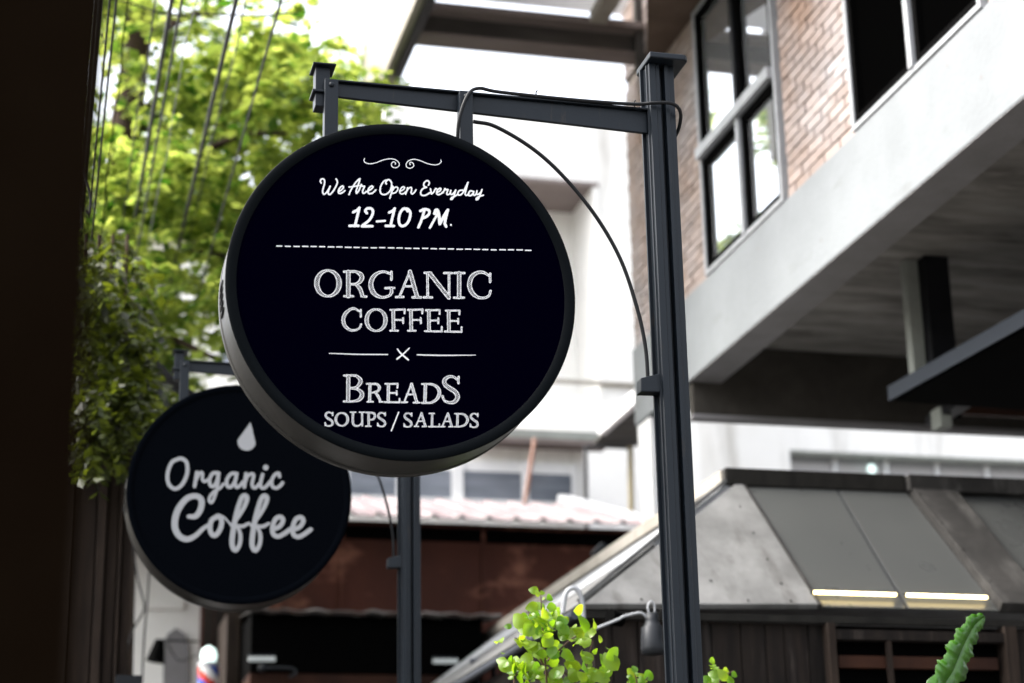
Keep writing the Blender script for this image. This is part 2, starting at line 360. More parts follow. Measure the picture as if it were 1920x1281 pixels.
T_PM = [([(1182,690),(1155,780),(1122,858)], R12), ([(1142,690),(1182,672),(1228,682),(1234,714),(1204,748),(1160,766)], R12),
        ([(1240,862),(1285,780),(1318,722)], 12), ([(1288,716),(1302,682),(1322,690),(1336,756),(1342,822)], 16), ([(1344,822),(1385,742),(1424,680)], 15), ([(1424,680),(1404,760),(1394,818),(1408,850)], 14), ([(1457,833)], 10)]
def E_(x, y):   # big-word COFFEE E
    return [([(x,y),(x+3,y+185)], 14), ([(x-27,y-5),(x+103,y-7)], 6.5), ([(x+103,y-7),(x+102,y+30)], 6.5), ([(x+8,y+92),(x+88,y+92)], 6), ([(x+90,y+70),(x+90,y+118)], 6.5), ([(x-37,y+192),(x+123,y+196)], 6.5), ([(x+123,y+192),(x+123,y+152)], 6.5)]
Fc = [([(845,520),(848,700)], 14), ([(818,512),(955,508)], 6.5), ([(955,505),(952,545)], 6.5), ([(855,607),(935,607)], 6), ([(938,588),(940,638)], 6.5), ([(818,708),(890,708)], 6.5)]
BIG = [[ell(227,260,106,121,22,8)],
       [([(420,152),(420,380)], 18), ([(380,150),(430,148)], 8), ([(382,382),(465,382)], 8), ([(430,148),(490,150),(536,175),(548,207),(530,245),(490,266),(440,268)], [8,10,18,19,16,9,8]), ([(490,270),(530,310),(548,360),(556,378)], [10,15,15,10]), ([(545,382),(590,385)], 8)],
       [([(828,152),(828,226)], 9), ([(815,168),(760,150),(700,162),(652,206),(633,270),(652,338),(700,382),(755,392),(810,375),(828,345)], [9,9,12,18,20,20,14,9,10,13]), ([(830,345),(828,308)], 13), ([(770,305),(855,303)], 8)],
       [([(1003,148),(905,385)], 8), ([(1004,150),(1070,385)], 17), ([(945,288),(1030,288)], 7), ([(872,390),(942,388)], 8), ([(1028,392),(1108,392)], 9)],
       [([(1170,165),(1172,388)], 9), ([(1192,166),(1370,392)], 17), ([(1373,165),(1375,402)], 9), ([(1142,160),(1205,160)], 8), ([(1135,393),(1212,393)], 8), ([(1327,162),(1400,162)], 8)],
       [([(1470,165),(1470,390)], 17), ([(1425,162),(1520,162)], 8), ([(1422,396),(1515,396)], 8)],
       [([(1763,168),(1763,246)], 9), ([(1750,185),(1700,157),(1650,157),(1592,195),(1567,270),(1590,343),(1640,388),(1700,399),(1750,378),(1768,333)], [8,11,13,18,19,18,12,9,9,9])]]
COF = [[([(538,512),(538,575)], 7), ([(525,525),(480,500),(440,506),(392,546),(372,605),(387,660),(430,698),(480,705),(525,685),(542,648)], [6,9,10,14,15,14,10,7,7,7])],
       [ell(683,608,90,102,17,7)], Fc, sh(Fc, 168), E_(1182,520), E_(1370,524)]
BRE = [[([(420,130),(418,360)], 16), ([(378,122),(430,122)], 7), ([(378,368),(430,368)], 7), ([(430,122),(490,125),(530,155),(535,185),(510,223),(470,240),(435,240)], [7,9,15,16,12,7,7]), ([(435,245),(500,250),(545,285),(548,318),(520,353),(470,367),(425,368)], [7,9,16,18,13,7,7])]]
BREs = [[([(625,205),(622,365)], 12), ([(595,202),(635,200)], 6), ([(600,371),(655,371)], 6), ([(635,202),(690,205),(714,235),(700,270),(650,285)], [6,9,12,9,6]), ([(680,288),(705,325),(722,365)], [9,11,8]), ([(715,371),(745,373)], 6)],
        [([(800,210),(798,370)], 12), ([(770,202),(885,202)], 6), ([(888,200),(885,238)], 6), ([(805,288),(875,288)], 6), ([(878,268),(878,305)], 6), ([(762,374),(905,377)], 6), ([(905,375),(905,342)], 6)],
        [([(1018,203),(950,372)], 6), ([(1019,205),(1068,375)], 12), ([(975,302),(1038,302)], 6), ([(925,377),(978,375)], 6), ([(1035,379),(1095,380)], 6)],
        [([(1150,210),(1145,375)], 13), ([(1118,204),(1160,202)], 6), ([(1115,382),(1160,382)], 6), ([(1160,202),(1220,208),(1268,240),(1283,290),(1260,343),(1210,377),(1155,383)], [6,9,13,15,13,9,6])]]
BRS = [[([(1465,135),(1462,195)], 8), ([(1455,165),(1420,137),(1370,135),(1332,165),(1337,210),(1385,245),(1435,280),(1455,325),(1430,368),(1380,380),(1330,360),(1312,318)], [7,9,11,16,17,19,19,19,16,10,8,8])]]
s_ = [([(272,490),(245,472),(215,479),(205,505),(230,530),(262,552),(270,580),(250,599),(215,598),(200,572)], [5,5,7,8,9,9,8,6,5,5]), ([(272,472),(272,500)], 5), ([(200,570),(200,596)], 4)]
a_ = [([(1112,480),(1060,602)], 5), ([(1113,481),(1150,602)], 9), ([(1078,555),(1132,555)], 4), ([(1045,605),(1085,605)], 4.5), ([(1122,605),(1160,605)], 4.5)]
SOUP = [s_, [ell(358,538,57,61,10,5)], [([(465,475),(462,560),(480,595),(515,599),(547,575)], [9,9,8,5,5]), ([(550,475),(552,598)], 7), ([(440,470),(490,470)], 4.5), ([(525,470),(572,470)], 4.5)],
        [([(612,478),(612,598)], 9), ([(588,472),(625,472)], 4.5), ([(585,603),(635,603)], 4.5), ([(620,473),(660,480),(672,507),(655,537),(620,542)], [5,8,9,7,5])], sh(s_, 498, 4)]
SLASH = [([(897,470),(828,645)], 5.5)]
SAL = [sh(s_, 748, 8), a_, [([(1215,485),(1212,600)], 9), ([(1185,482),(1235,482)], 4.5), ([(1180,607),(1280,607)], 5), ([(1280,605),(1283,582)], 4.5)], sh(a_, 250, 2),
       [([(1455,490),(1452,602)], 9), ([(1428,484),(1465,484)], 4.5), ([(1425,608),(1460,608)], 4.5), ([(1465,485),(1520,493),(1549,540),(1525,590),(1465,609)], [5,8,11,8,5])], sh(s_, 1375, 12)]
RULES = [([(238,923),(500,932),(792,934)], [3.2, 5, 4.5]), ([(1072,937),(1300,942),(1625,940)], [5, 5.5, 3])]
XM = [([(885,882),(918,925),(988,984)], [5, 7, 7.5]), ([(997,874),(940,930),(882,976)], [5.5, 6.5, 8])]
O2 = 14.5
ORG2 = [([(240,384),(180,415),(146,505),(155,588),(205,626),(262,592),(302,505),(300,420),(268,388),(240,384)], 15.5),
        ([(380,495),(370,560),(362,606)], O2), ([(364,580),(392,520),(414,494),(426,508),(424,545),(440,568),(478,548)], 12.5),
        ([(542,498),(506,505),(482,552),(490,600),(516,604),(540,566),(556,502)], O2), ([(556,502),(546,600),(526,680),(500,734),(480,722),(487,686),(522,646),(566,620),(592,588)], 12.5),
        ([(692,503),(652,508),(620,556),(626,606),(656,608),(686,566),(700,506)], O2), ([(700,506),(687,570),(697,613),(724,602),(748,572)], 13.5),
        ([(774,506),(766,560),(760,612)], O2), ([(764,582),(786,526),(820,506),(835,522),(823,580),(830,614),(852,616),(880,586)], 13.5),
        ([(907,512),(892,570),(892,610),(916,620),(945,597),(968,568)], 14), ([(932,456)], 22),
        ([(1043,528),(1034,502),(1004,514),(980,560),(986,608),(1016,620),(1048,602),(1066,578)], 14)]
f2_ = [([(652,918),(700,870),(755,780),(782,706),(766,680),(738,700),(704,800),(678,920),(662,1040),(670,1100),(696,1116),(724,1064),(728,990),(704,928)], [10,13,17,19,18,19,20,21,21,20,18,17,16,12]), ([(700,922),(748,926),(796,902)], [12, 15, 12])]
e2_ = [([(990,950),(1042,928),(1070,882),(1052,852),(1012,866),(986,930),(992,988),(1030,1008),(1078,986),(1128,950)], 18.5)]
COF2 = [([(316,848),(372,844),(412,784),(416,715),(372,684),(295,708),(224,806),(203,920),(236,1000),(300,1030),(368,1002),(430,945),(482,912)], [17,22,24,24,22,24,26,26,25,23,20,17,15]),
        ([(545,846),(498,880),(486,950),(506,995),(540,990),(574,930),(576,870),(545,846)], 20), ([(556,836),(600,856),(648,908)], [12, 8, 8])]+f2_+sh(f2_, 160, 2)+e2_+sh(e2_, 162, 3)
DROP = [([(810, 96), (779, 248)], [2, 73])]

def lettering_one(parent, py):
    def part(words, name, **k):
        mb = MB()
        for stl, crop, step, kw in words: letter_mesh(mb, stl, crop, py, step, **kw)
        o = mb.build(name, M['white'], parent); o['label'] = k['label']
    part([(ORN, 5, 3.0, {})], 'scroll_ornament', label='thin white pair of scrolls above the writing')
    for wds, lab in ((T_WE, 'white script word We'), (T_ARE, 'white script word Are'), (T_OPEN, 'white script word Open'), (T_EV, 'white script word Everyday'), (T_12, 'white handwritten 12-10'), (T_PM, 'white handwritten PM.')):
        part([(wds, 5, 3.2, {})], 'lettering', label=lab)
    for grp, crop, kw, lab in ((BIG, 6, dict(style='o', ow=3.4, hatch=13, hd=.27), 'white hatched outline word ORGANIC'), (COF, 6, dict(style='o', ow=2.8, hatch=11, hd=.33), 'white hatched outline word COFFEE')):
        part([(l, crop, 1.9, kw) for l in grp], 'lettering', label=lab)
    part([(l, 7, 1.9, dict(style='o', ow=3.1, hatch=13, hd=.30)) for l in BRE+BRS]+[(l, 7, 1.9, dict(style='o', ow=2.4, hatch=8.5, hd=.5)) for l in BREs], 'lettering', label='white hatched outline word BREADS')
    part([(l, 7, 1.9, dict(style='o', ow=1.7, hatch=6.5, hd=.45)) for l in SOUP]+[(SLASH, 7, 2.2, {})]+[(l, 7, 1.9, dict(style='o', ow=1.7, hatch=6.5, hd=.45)) for l in SAL], 'lettering', label='white hatched outline words SOUPS / SALADS')
    part([(RULES+XM, 6, 2.4, {})], 'rule_with_cross', label='white thin rules either side of a small cross')
    mb = MB()
    for k in range(30):
        x = 518+k*16.08; y = 461.5+(x-518)*.0165+random.uniform(-.4, .4); L = 12+random.uniform(-.8, .8)
        a = at(x, y-1, Y=py); b = at(x+L, y-1+L*.016, Y=py); c = at(x+L, y+1.1+L*.016, Y=py); d = at(x, y+1.1, Y=py)
        mb.add([a, b, c, d], [(3, 2, 1, 0)])
    o = mb.build('dashed_line', M['white'], parent)
def lettering_two(parent, py):
    for st, nm, lab in ((ORG2, 'lettering', 'grey script word Organic'), (COF2, 'lettering', 'grey script word Coffee'), (DROP, 'drop_emblem', 'grey water drop emblem')):
        mb = MB(); letter_mesh(mb, st, 8, py, 3.5); o = mb.build(nm, M['grey'], parent); o['label'] = lab

# ================================================================== HANGING SIGNS
def hanging_sign(label, px, py, zoff, cx, cz, yf, R, face_mat, letter, rim_mat):
    t = thing('hanging_shop_sign', label, 'shop sign', (px, py, 0), 'round shop signs hanging from posts')
    def P(x, y, z): return (px+x, py+y, z+zoff)
    # post cross-section (x, y) relative to post centre line, front towards -y
    sec = [(-.052, -.050), (-.026, -.050), (-.025, -.046), (-.009, -.046), (-.008, .0), (.010, .0), (.011, -.046), (.027, -.046), (.028, -.038), (.052, -.036),
           (.052, .060), (-.052, .060), (-.052, .034), (-.068, .034), (-.068, .022), (-.052, .022), (-.052, -.020), (-.058, -.020), (-.058, -.028), (-.052, -.028)]
    mb = MB(); sec = [(a*.80, b*.72) for a, b in sec]; z0, z1 = 0, 4.126+zoff
    mb.prism([(px+a, py+b, z0) for a, b in sec], (0, 0, z1))
    mb.build('post', M['paint'], t, bevel=.0025)
    # cap with clipped corners
    q = [(-.050, -.075), (.063, -.075), (.075, -.063), (.075, .063), (.063, .075), (-.038, .075), (-.050, .063), (-.050, -.063)]
    mb = MB(); mb.prism([P(a, b, 4.127) for a, b in q], (0, 0, .020)); mb.build('post_cap', M['paint'], t, bevel=.004)
    # arm : web tapering towards the tip, top flange
    xr, xl = -.043, -1.024
    mb = MB()
    mb.prism([P(xl, -.006, 3.980), P(xr, -.006, 3.975), P(xr, -.006, 3.904), P(xl, -.006, 3.938)], (0, .014, 0))
    mb.prism([P(xl, -.020, 3.986), P(xr, -.020, 3.982), P(xr, -.020, 3.9755), P(xl, -.020, 3.9805)], (0, .030, 0))
    mb.build('arm', M['paint'], t, bevel=.0015)
    # end block with plates
    mb = MB()
    bx0, bx1 = xl-.05, xl-.002
    mb.box(px+bx0+.006, px+bx1, py-.022, py+.03, 3.895+zoff, 4.020+zoff)
    mb.box(px+bx0-.004, px+bx1+.016, py-.042, py+.045, 4.0205+zoff, 4.026+zoff)
    mb.box(px+bx0-.004, px+bx1+.022, py-.034, py+.04, 3.936+zoff, 3.943+zoff)
    mb.build('arm_end_block', M['paint'], t, bevel=.0015)
    for hx in (at(621, 200, Y=5.06).x-1.789, at(874, 225, Y=5.06).x-1.789):
        mb = MB(); zb = 3.62
        mb.prism([P(hx-.018, -.045, 3.974), P(hx+.022, -.045, 3.974), P(hx+.022, -.045, zb+.10), P(hx-.018, -.045, zb+.10)], (0, .038, 0))
        mb.build('hanger', M['paint'], t, bevel=.002)
        mb = MB(); mb.lathe([(0, -.052), (.006, -.052), (.008, -.049), (.008, -.045)], P(hx+.002, 0, 3.955), 'Y', 8); mb.build('bolt', M['paint'], t)
    # drum
    sx, sz = cx, cz
    dep = .20
    drum = MB()
    drum.lathe([(R-.032, .004), (R-.030, 0), (R-.002, 0), (R, .002), (R, .006)], (sx, yf, sz), n=160)
    drum = drum.build('front_rim', rim_mat, t)
    body = MB(); body.lathe([(R-.001, .006), (R-.003, .012), (R-.003, dep-.034), (R-.009, dep-.033), (R-.009, dep-.030), (R-.001, dep-.029), (R-.001, dep), (R-.03, dep+.002), (0, dep+.002)], (sx, yf, sz), n=160)
    body = body.build('sign_drum', M['drum'], t)
    for a in (178.6, 180.9, 183.2, 185.5, 187.8):
        a = radians(a); rr = R-.0015
        mb = MB()
        c = Vector((sx+rr*cos(a), yf+.115, sz+rr*sin(a))); tg = Vector((-sin(a), 0, cos(a))); ax = Vector((0, 1, 0)); nn = Vector((cos(a), 0, sin(a)))
        dd = (ax*.99+tg*.13).normalized(); ww = nn.cross(dd)
        pts = [c+dd*.040*cos(th)+ww*.0058*sin(th) for th in np.linspace(0, 2*pi, 13)[:-1]]
        mb.prism(pts, nn*.002); mb.build('vent_slot', M['black'], body, fixn=True)
    face = MB()
    face.add([(sx+(R-.030)*cos(k*pi/80), yf+.003, sz+(R-.030)*sin(k*pi/80)) for k in range(160)], [tuple(range(160))])
    face = face.build('sign_face', face_mat, t, fixn=False)
    letter(face, yf+.0015)
    # cables
    mb = MB()
    hq = at(874, 225, Y=5.06).x-1.789
    pts = [P(hq-.018, -.01, 3.74), P(hq-.026, -.045, 3.81), P(hq-.022, -.062, 3.88), P(hq+.005, -.062, 3.955), P(hq+.045, -.035, 3.990), P(hq+.11, -.022, 3.990), P(-.3, -.022, 3.986), P(-.1, -.03, 3.985), P(-.035, -.052, 3.985), P(.02, -.058, 3.985), P(.05, -.045, 3.965), P(.058, .0, 3.93), P(.045, .045, 3.905), P(.0, .055, 3.9)]
    mb.tube(crom(pts, 8), .0055, 10); mb.build('power_cable', M['rubber'], t)
    mb = MB()
    loop = [(887, 228), (930, 238), (1000, 280), (1060, 335), (1120, 410), (1165, 490), (1195, 580), (1210, 650), (1215, 712)]
    L = [at(a, b, Y=5.1)-Vector((1.787, 5.1, 0)) for a, b in loop]
    mb.tube(crom([P(v.x, v.y, v.z) for v in L], 8), .0058, 10); mb.build('cable', M['rubber'], t)
    mb = MB()
    b0 = at(1198, 738, Y=5.1)-Vector((1.787, 5.1, 0)); b1 = at(1198, 712, Y=5.1)-Vector((1.787, 5.1, 0)); b2 = at(1236, 703, Y=5.1)-Vector((1.787, 5.1, 0)); b3 = at(1238, 739, Y=5.1)-Vector((1.787, 5.1, 0))
    mb.prism([P(b0.x, -.02, b0.z), P(b1.x, -.02, b1.z), P(b2.x, -.02, b2.z), P(b3.x, -.02, b3.z)], (0, .045, 0)); mb.build('cable_clamp', M['paint'], t, bevel=.003)
    for zz, xx in ((3.99, -.40), (3.985, -.09)):
        mb = MB(); mb.tube([P(xx, -.024, zz-.008), P(xx, -.024, zz+.008), P(xx+.004, -.024, zz+.016)], .0022, 6)
        mb.build('cable_tie', M['rubber'], t)
    return t
c1 = at(759, 540, Y=5)
hanging_sign('large black round sign with opening hours and ORGANIC COFFEE in white, nearest the viewer', 1.787, 5.10, 0, c1.x-.002, c1.z, 5.0, .502, M['face'], lettering_one, M['rimpaint'])
c2 = at(451, 924, Y=8.13)
p2 = at(769.5, 1090, Y=8.25)
hanging_sign('smaller-looking black round sign with grey script Organic Coffee and a drop, behind the large sign', p2.x, 8.25, .075, c2.x, c2.z, 8.13, .487, M['face2'], lettering_two, M['face2'])

# ================================================================== RIGHT HAND BUILDING
XB = 4.0
bl = thing('concrete_building', 'brick and concrete building with white floor slab jutting over the street on the right', 'building', (XB+2, 9, 0))
zlo, zhi = 4.97, 5.53; YE = 12.25
mb = MB(); mb.box(XB, XB+.22, 4.2, YE, zlo, zhi); mb.build('slab_fascia', [M['concw']], bl, bevel=.01)
mb = MB(); mb.box(XB+.001, XB+.219, 4.2, 11.1, zlo-.004, zlo-.001); mb.build('slab_underside', M['band'], bl)
mb = MB(); mb.box(XB+.221, XB+6, 4.2, 11.17, 5.22, 5.50); mb.build('soffit', M['soffit'], bl)
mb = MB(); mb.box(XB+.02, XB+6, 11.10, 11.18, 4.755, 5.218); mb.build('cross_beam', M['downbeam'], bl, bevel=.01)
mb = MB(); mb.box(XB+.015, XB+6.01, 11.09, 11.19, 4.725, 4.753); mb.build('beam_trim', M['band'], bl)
mb = MB(); mb.box(XB+.01, XB+.26, 11.95, YE-.02, 0, zlo-.003); mb.build('column', M['pwhite'], bl, bevel=.01)
# wall core above slab
ztop = 8.4; zso = at(1246, 98, X=XB).z
mb = MB(); mb.box(XB+.16, XB+5, 4.2, 11.17, zhi+.002, ztop); mb.box(XB+.16, XB+.22, 11.171, YE, zhi+.002, ztop); mb.build('wall_core', M['mortar'], bl)
mb = MB()
wins = [(9.37, 10.68, zhi+.0, 7.37), (6.98, 8.40, zhi+.0, 7.37), (4.3, 6.6, zhi, 7.37)]
# mortar bed behind bricks, between the windows
spans = [(6.62, 6.96), (8.42, 9.35), (10.70, YE)]
for a, b in spans: mb.box(XB+.045, XB+.158, a, b, zhi+.003, 7.6)
mb.box(XB+.045, XB+.158, 4.3, YE, 7.603, ztop)
mb.build('mortar_bed', M['mortar'], bl)
bm_ = MB().box(-.054, .054, -.0965, .0965, -.0275, .0275)
bm_.mesh('brick', M['brick']); brick_me = bm_.mesh('brick', M['brick'])
nb = 0; extra = MB()
def brick_rows(a, b, z0, z1, named):
    global nb
    z = z0+.034; row = 0
    while z < z1:
        y = a+.1+(.103 if row % 2 else 0)
        if row % 2: # half brick at the start
            hb = (a+.0+.048, .5)
            segs = [(hb[0], .47)]
        else: segs = []
        while y+.098 <= b+.001: segs.append((y, 1)); y += .206
        rem = b-(y-.1)
        if rem > .05: segs.append((y-.1+rem/2, rem/.2*.98))
        for yy, s in segs:
            if named and nb < 298:
                o = inst('brick', brick_me, bl, (0, 0, 0)); nb += 1
                o.location = (XB+.075+random.uniform(-.003, .003), yy, z+random.uniform(-.001, .001)); o.scale = (1, s, 1); o.rotation_euler = (random.uniform(-.01, .01), 0, random.uniform(-.012, .012))
            else:
                extra.box(XB+.021+random.uniform(-.003, .003), XB+.12, yy-.0965*s, yy+.0965*s, z-.0275, z+.0275)
        z += .066; row += 1
brick_rows(8.42, 9.35, zhi+.003, 7.3, True)
brick_rows(10.70, YE, zhi+.003, 7.5, True)
brick_rows(6.62, 6.96, zhi+.003, 7.3, True)
brick_rows(4.3, YE, 7.6, ztop-.05, False)
o = extra.build('brickwork', M['brick'], bl); o['kind'] = 'stuff'
# windows
def side_window(y0, y1, z0, z1, ys, zs, glass, fm, inner, lab=None):
    fr = MB(); th = .030
    fr.box(XB-.010, XB+.06, y0, y0+th, z0, z1); fr.box(XB-.010, XB+.06, y1-th, y1, z0, z1)
    fr.box(XB-.008, XB+.058, y0+th, y1-th, z0+.001, z0+th); fr.box(XB-.008, XB+.058, y0+th, y1-th, z1-th, z1-.001)
    f = fr.build('window', M[fm], bl, bevel=.003)
    if lab: f['label'] = lab
    for yy in ys:
        zc_ = zs[0]-.036 if zs else z0+th
        if zs: MB().box(XB-.020, XB+.056, yy-.022, yy+.022, z0+th, zc_).build('mullion', M[fm], f); MB().box(XB-.020, XB+.056, yy-.026, yy+.026, zc_+.072, z1-th).build('mullion', M['steel'], f)  # reflections put into the colour: pale lower mullion, dark upper one
        else: MB().box(XB-.020, XB+.056, yy-.022, yy+.022, z0+th, z1-th).build('mullion', M[fm], f)
    for zz in zs: MB().box(XB-.045, XB+.04, y0+th-.001, y1-th+.001, zz-.035, zz+.035).build('transom', M[fm], f)
    yl = [y0+th]+[v for v in ys]+[y1-th]; zl = [z0+th]+list(zs)+[z1-th]
    for i in range(len(yl)-1):
        for j in range(len(zl)-1):
            ya, yb, za, zb = yl[i]+.03, yl[i+1]-.03, zl[j]+.036, zl[j+1]-.036
            if i == 0: ya = yl[0]+.001
            if i == len(yl)-2: yb = yl[-1]-.001
            if j == 0: za = zl[0]+.001
            if j == len(zl)-2: zb = zl[-1]-.001
            s = MB(); m = .042
            s.box(XB+.0, XB+.05, ya, ya+m, za, zb); s.box(XB, XB+.05, yb-m, yb, za, zb); s.box(XB+.001, XB+.049, ya+m, yb-m, za, za+m); s.box(XB+.001, XB+.049, ya+m, yb-m, zb-m, zb)
            s.build('sash', M[inner], f)
            MB().box(XB+.030, XB+.036, ya+m+.001, yb-m-.001, za+m+.001, zb-m-.001).build('pane', M[glass], f)
    return f
side_window(9.37, 10.68, zhi+.004, 7.37, [9.98], [6.345], 'glass_mirror', 'alum', 'black', 'window with bright panes mirroring sky and leaves')
side_window(6.98, 8.40, zhi+.004, 7.37, [7.68], [], 'glass_dark', 'alum', 'black', 'dark window')
side_window(4.3, 6.60, zhi+.004, 7.37, [5.4], [], 'glass_dark', 'alum', 'winbrown', 'dark window')
# eaves
xso = at(1207, 60, Z=zso).x
zso = 7.385
pl_ = [at(1213, 128, Z=zso), at(1213, 40, Z=zso), at(1213, -200, Z=zso)]
mb = MB(); mb.prism(pl_+[Vector((XB-.1, 4.2, zso)), Vector((XB+.2, 4.2, zso)), Vector((XB+.2, pl_[0].y, zso))], (0, 0, .08)); mb.build('eaves_soffit', M['brownsoffit'], bl, fixn=True)
pa_ = at(1193, 60, Y=11.75); pb_ = at(1212, 60, Y=11.75)
MB().box(pa_.x, pb_.x, 11.75, 11.80, at(1200, 128, Y=11.75).z, 9.2).build('corner_post', M['brownbeam'], bl)
MB().box(XB-.1, XB+5, 4.2, 11.17, ztop+.002, ztop+.15).build('roof', M['beige'], bl)
for yy, zz_ in ((7.35, 5.42), (7.05, 5.22), (8.9, 5.12), (9.8, 5.40)):
    MB().lathe([(.010, 0), (.011, .012), (0, .012)], (0, 0, 0), 'Z', 10)
    o = MB().lathe([(0, 0), (.011, 0)], (0, 0, 0), 'Z', 10).build('tie_hole', M['band'], bl); o.matrix_parent_inverse = parent_inv(bl); o.rotation_euler = (0, -pi/2, 0); o.location = (XB-.0015, yy, zz_)
# hanging steel post, from slab to canopy
hp0 = at(1699, 500, Y=9.0)
# bridging overhang across the street end
ov = thing('upper_bridge', 'beige concrete and dark beam overhang crossing above the street at the top', 'overhang', (2.4, 12, 0))
zb = 7.62; xg = at(750, 140, Z=zb).x
yfar = at(703, 120, X=xg).y
mb = MB(); mb.box(xg-.10, xg+.0, 9.0, yfar, zb+.03, 9.6); mb.build('girder', M['beige'], ov, bevel=.01)
mb = MB(); mb.box(xg-.04, xg+.02, 9.0, yfar-1.0, zb-.0, zb+.028); mb.box(xg+.003, xg+.02, 9.0, 12.35, zb+.03, 8.0); mb.build('girder_flange', M['steel'], ov)
mb = MB(); mb.box(xg+.022, 4.3, 11.83, 11.99, zb+.022, zb+.16); mb.build('cross_beam', M['brownbeam'], ov, bevel=.008)
mb = MB(); mb.box(xg+.022, 4.3, 11.81, 12.0, zb, zb+.02); mb.build('beam_trim', M['pinkwood'], ov)
mb = MB(); mb.box(xg+.022, 4.3, 11.70, 11.825, zb+.152, zb+.20); mb.build('ledger', M['pinkwood'], ov)
mb = MB(); mb.box(xg+.022, 3.83, 9.0, 11.69, zb+.235, zb+.26); mb.build('ceiling', M['ceil'], ov)
for xx in (at(1095, 50, Z=zb+.19).x,): MB().box(xx, xx+.12, 9.0, 11.69, zb+.15, zb+.232).build('rib', M['beige'], ov)

# steel canopy on the right under the slab
cp = thing('steel_canopy', 'black flat steel canopy hung from a thick black post beneath the white slab', 'canopy', (5, 9.2, 0))
e0 = at(1667, 752, Y=9.6); zc = e0.z
e1 = at(1920, 612, Z=zc)
dirc = (e1-e0).normalized(); far = e0; near = e0+dirc*6.5
nrm = Vector((-dirc.y, dirc.x, 0))
if nrm.x < 0: nrm = -nrm
mb = MB(); mb.prism([far, near, near+nrm*4, far+nrm*4], (0, 0, .025)); mb.build('deck', M['black'], cp)
mb = MB(); mb.prism([far-nrm*.003, near-nrm*.003, near+nrm*.03, far+nrm*.03], (0, 0, .085)); mb.build('edge_channel', M['alum'] if False else M['rail'], cp)
pa = at(1717, 560, Y=9.25); 
mb = MB(); mb.box(pa.x+.075, pa.x+.22, 9.25, 9.40, zc+.026, 5.215); mb.build('hanger_post', M['steel'], cp)
mb = MB(); mb.box(pa.x-.005, pa.x+.07, 9.33, 9.40, zc+.03, 5.214); mb.build('hanger_strip', M['greypaint'], cp)
b0 = at(1735, 797, Y=10.3); b1 = at(1990, 640, Z=b0.z)
mb = MB(); dd = (b1-b0).normalized(); mb.prism([b0, b0+dd*6, b0+dd*6+Vector((.10, 0, 0)), b0+Vector((.10, 0, 0))], (0, 0, .05)); mb.build('lower_rail', M['steel'], cp)
MB().box(b0.x-.02, b0.x+.05, b0.y-.25, b0.y-.12, b0.z+.05, zc-.002).build('bracket', M['greypaint'], cp)
sb = thing('red_signboard', 'dark red board in shade under the black canopy at the right edge', 'board', (b0.x+1, 10.6, 0))
p = at(1800, 770, Y=10.6)
MB().box(p.x, p.x+3, 10.6, 10.65, p.z-.02, p.z+.42).build('board', M['redwall'], sb)
MB().box(p.x-.04, p.x, 10.58, 10.66, p.z-.05, p.z+.46).build('frame', M['black'], sb)

# ================================================================== PAVILION
pv = thing('skylit_pavilion', 'low pavilion with grey sloping roof, skylights and dark plank walls under the slab', 'pavilion', (3.5, 10, 0))
E0 = at(1092, 1143, Y=8.14); ze = E0.z
T0 = at(1374, 914, Y=9.0); zt = T0.z
nF = Vector((0, -(zt-ze), (9.0-8.14))).normalized()   # front slope normal
def sp(x, y): return atp(x, y, E0, nF)
def piece(px, th, m, name, up=0.0, par=pv, **k):
    pts = [sp(*q)+nF*up for q in px]
    return MB().prism(pts, nF*th).build(name, m, par, fixn=True, bevel=.004)
piece([(1376, 917), (1391, 917), (1532, 1143), (1092, 1143)], .03, M['roofconc'], 'roof_panel')
for q in ([(1396, 918), (1566, 923), (1697, 1146), (1541, 1143)], [(1570, 923), (1698, 928), (1872, 1150), (1703, 1146)], [(1784, 931), (2010, 940), (2240, 1161), (1966, 1153)]):
    piece(q, .012, M['skyl'], 'skylight_pane', .004)
piece([(1566.5, 923), (1569.5, 923), (1702, 1146), (1698, 1146)], .012, M['greysteel'], 'glazing_bar', .004)
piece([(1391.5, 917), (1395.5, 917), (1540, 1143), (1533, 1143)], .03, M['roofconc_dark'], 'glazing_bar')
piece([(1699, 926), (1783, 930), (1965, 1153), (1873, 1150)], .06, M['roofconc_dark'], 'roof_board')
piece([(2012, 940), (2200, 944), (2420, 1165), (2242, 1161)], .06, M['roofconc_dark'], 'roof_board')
# lamps glowing behind the foot of the skylights
for a, b in (((1521, 1125), (1676, 1129.5)), ((1694, 1130), (1846, 1134.5))):
    q = [sp(a[0], a[1])+nF*.042, sp(b[0], b[1])+nF*.042]
    tl = thing('tube_lamp', 'lit warm tube lamp at the foot of the ' + ('left' if a[0] < 1600 else 'second') + ' grey skylight sheet', 'lamp', q[0], 'warm tube lamps along the skylights')
    MB().tube(q, .0075, 10).build('tube', M['tube'], tl)
    MB().tube([q[0]-Vector((.012, 0, 0)), q[0]], .009, 8).build('end_cap', M['greysteel'], tl); MB().tube([q[1], q[1]+Vector((.012, 0, 0))], .009, 8).build('end_cap', M['greysteel'], tl)
scr = MB().lathe([(0, .004), (.005, .003), (.0065, 0)], (0, 0, 0), 'Z', 8).mesh('screw', M['ridge'])
for (sx_, sy_) in ((1385, 960), (1410, 1010), (1436, 1060), (1462, 1105), (1300, 1060), (1330, 1100), (1200, 1135), (1300, 1137), (1400, 1137), (1480, 1138), (1720, 945), (1760, 1000), (1800, 1050), (1850, 1110), (1400, 925), (1500, 928)):
    inst('screw', scr, pv, sp(sx_, sy_)+nF*(.062 if 1700 < sx_ else .032), nF.to_track_quat('Z', 'Y').to_euler())
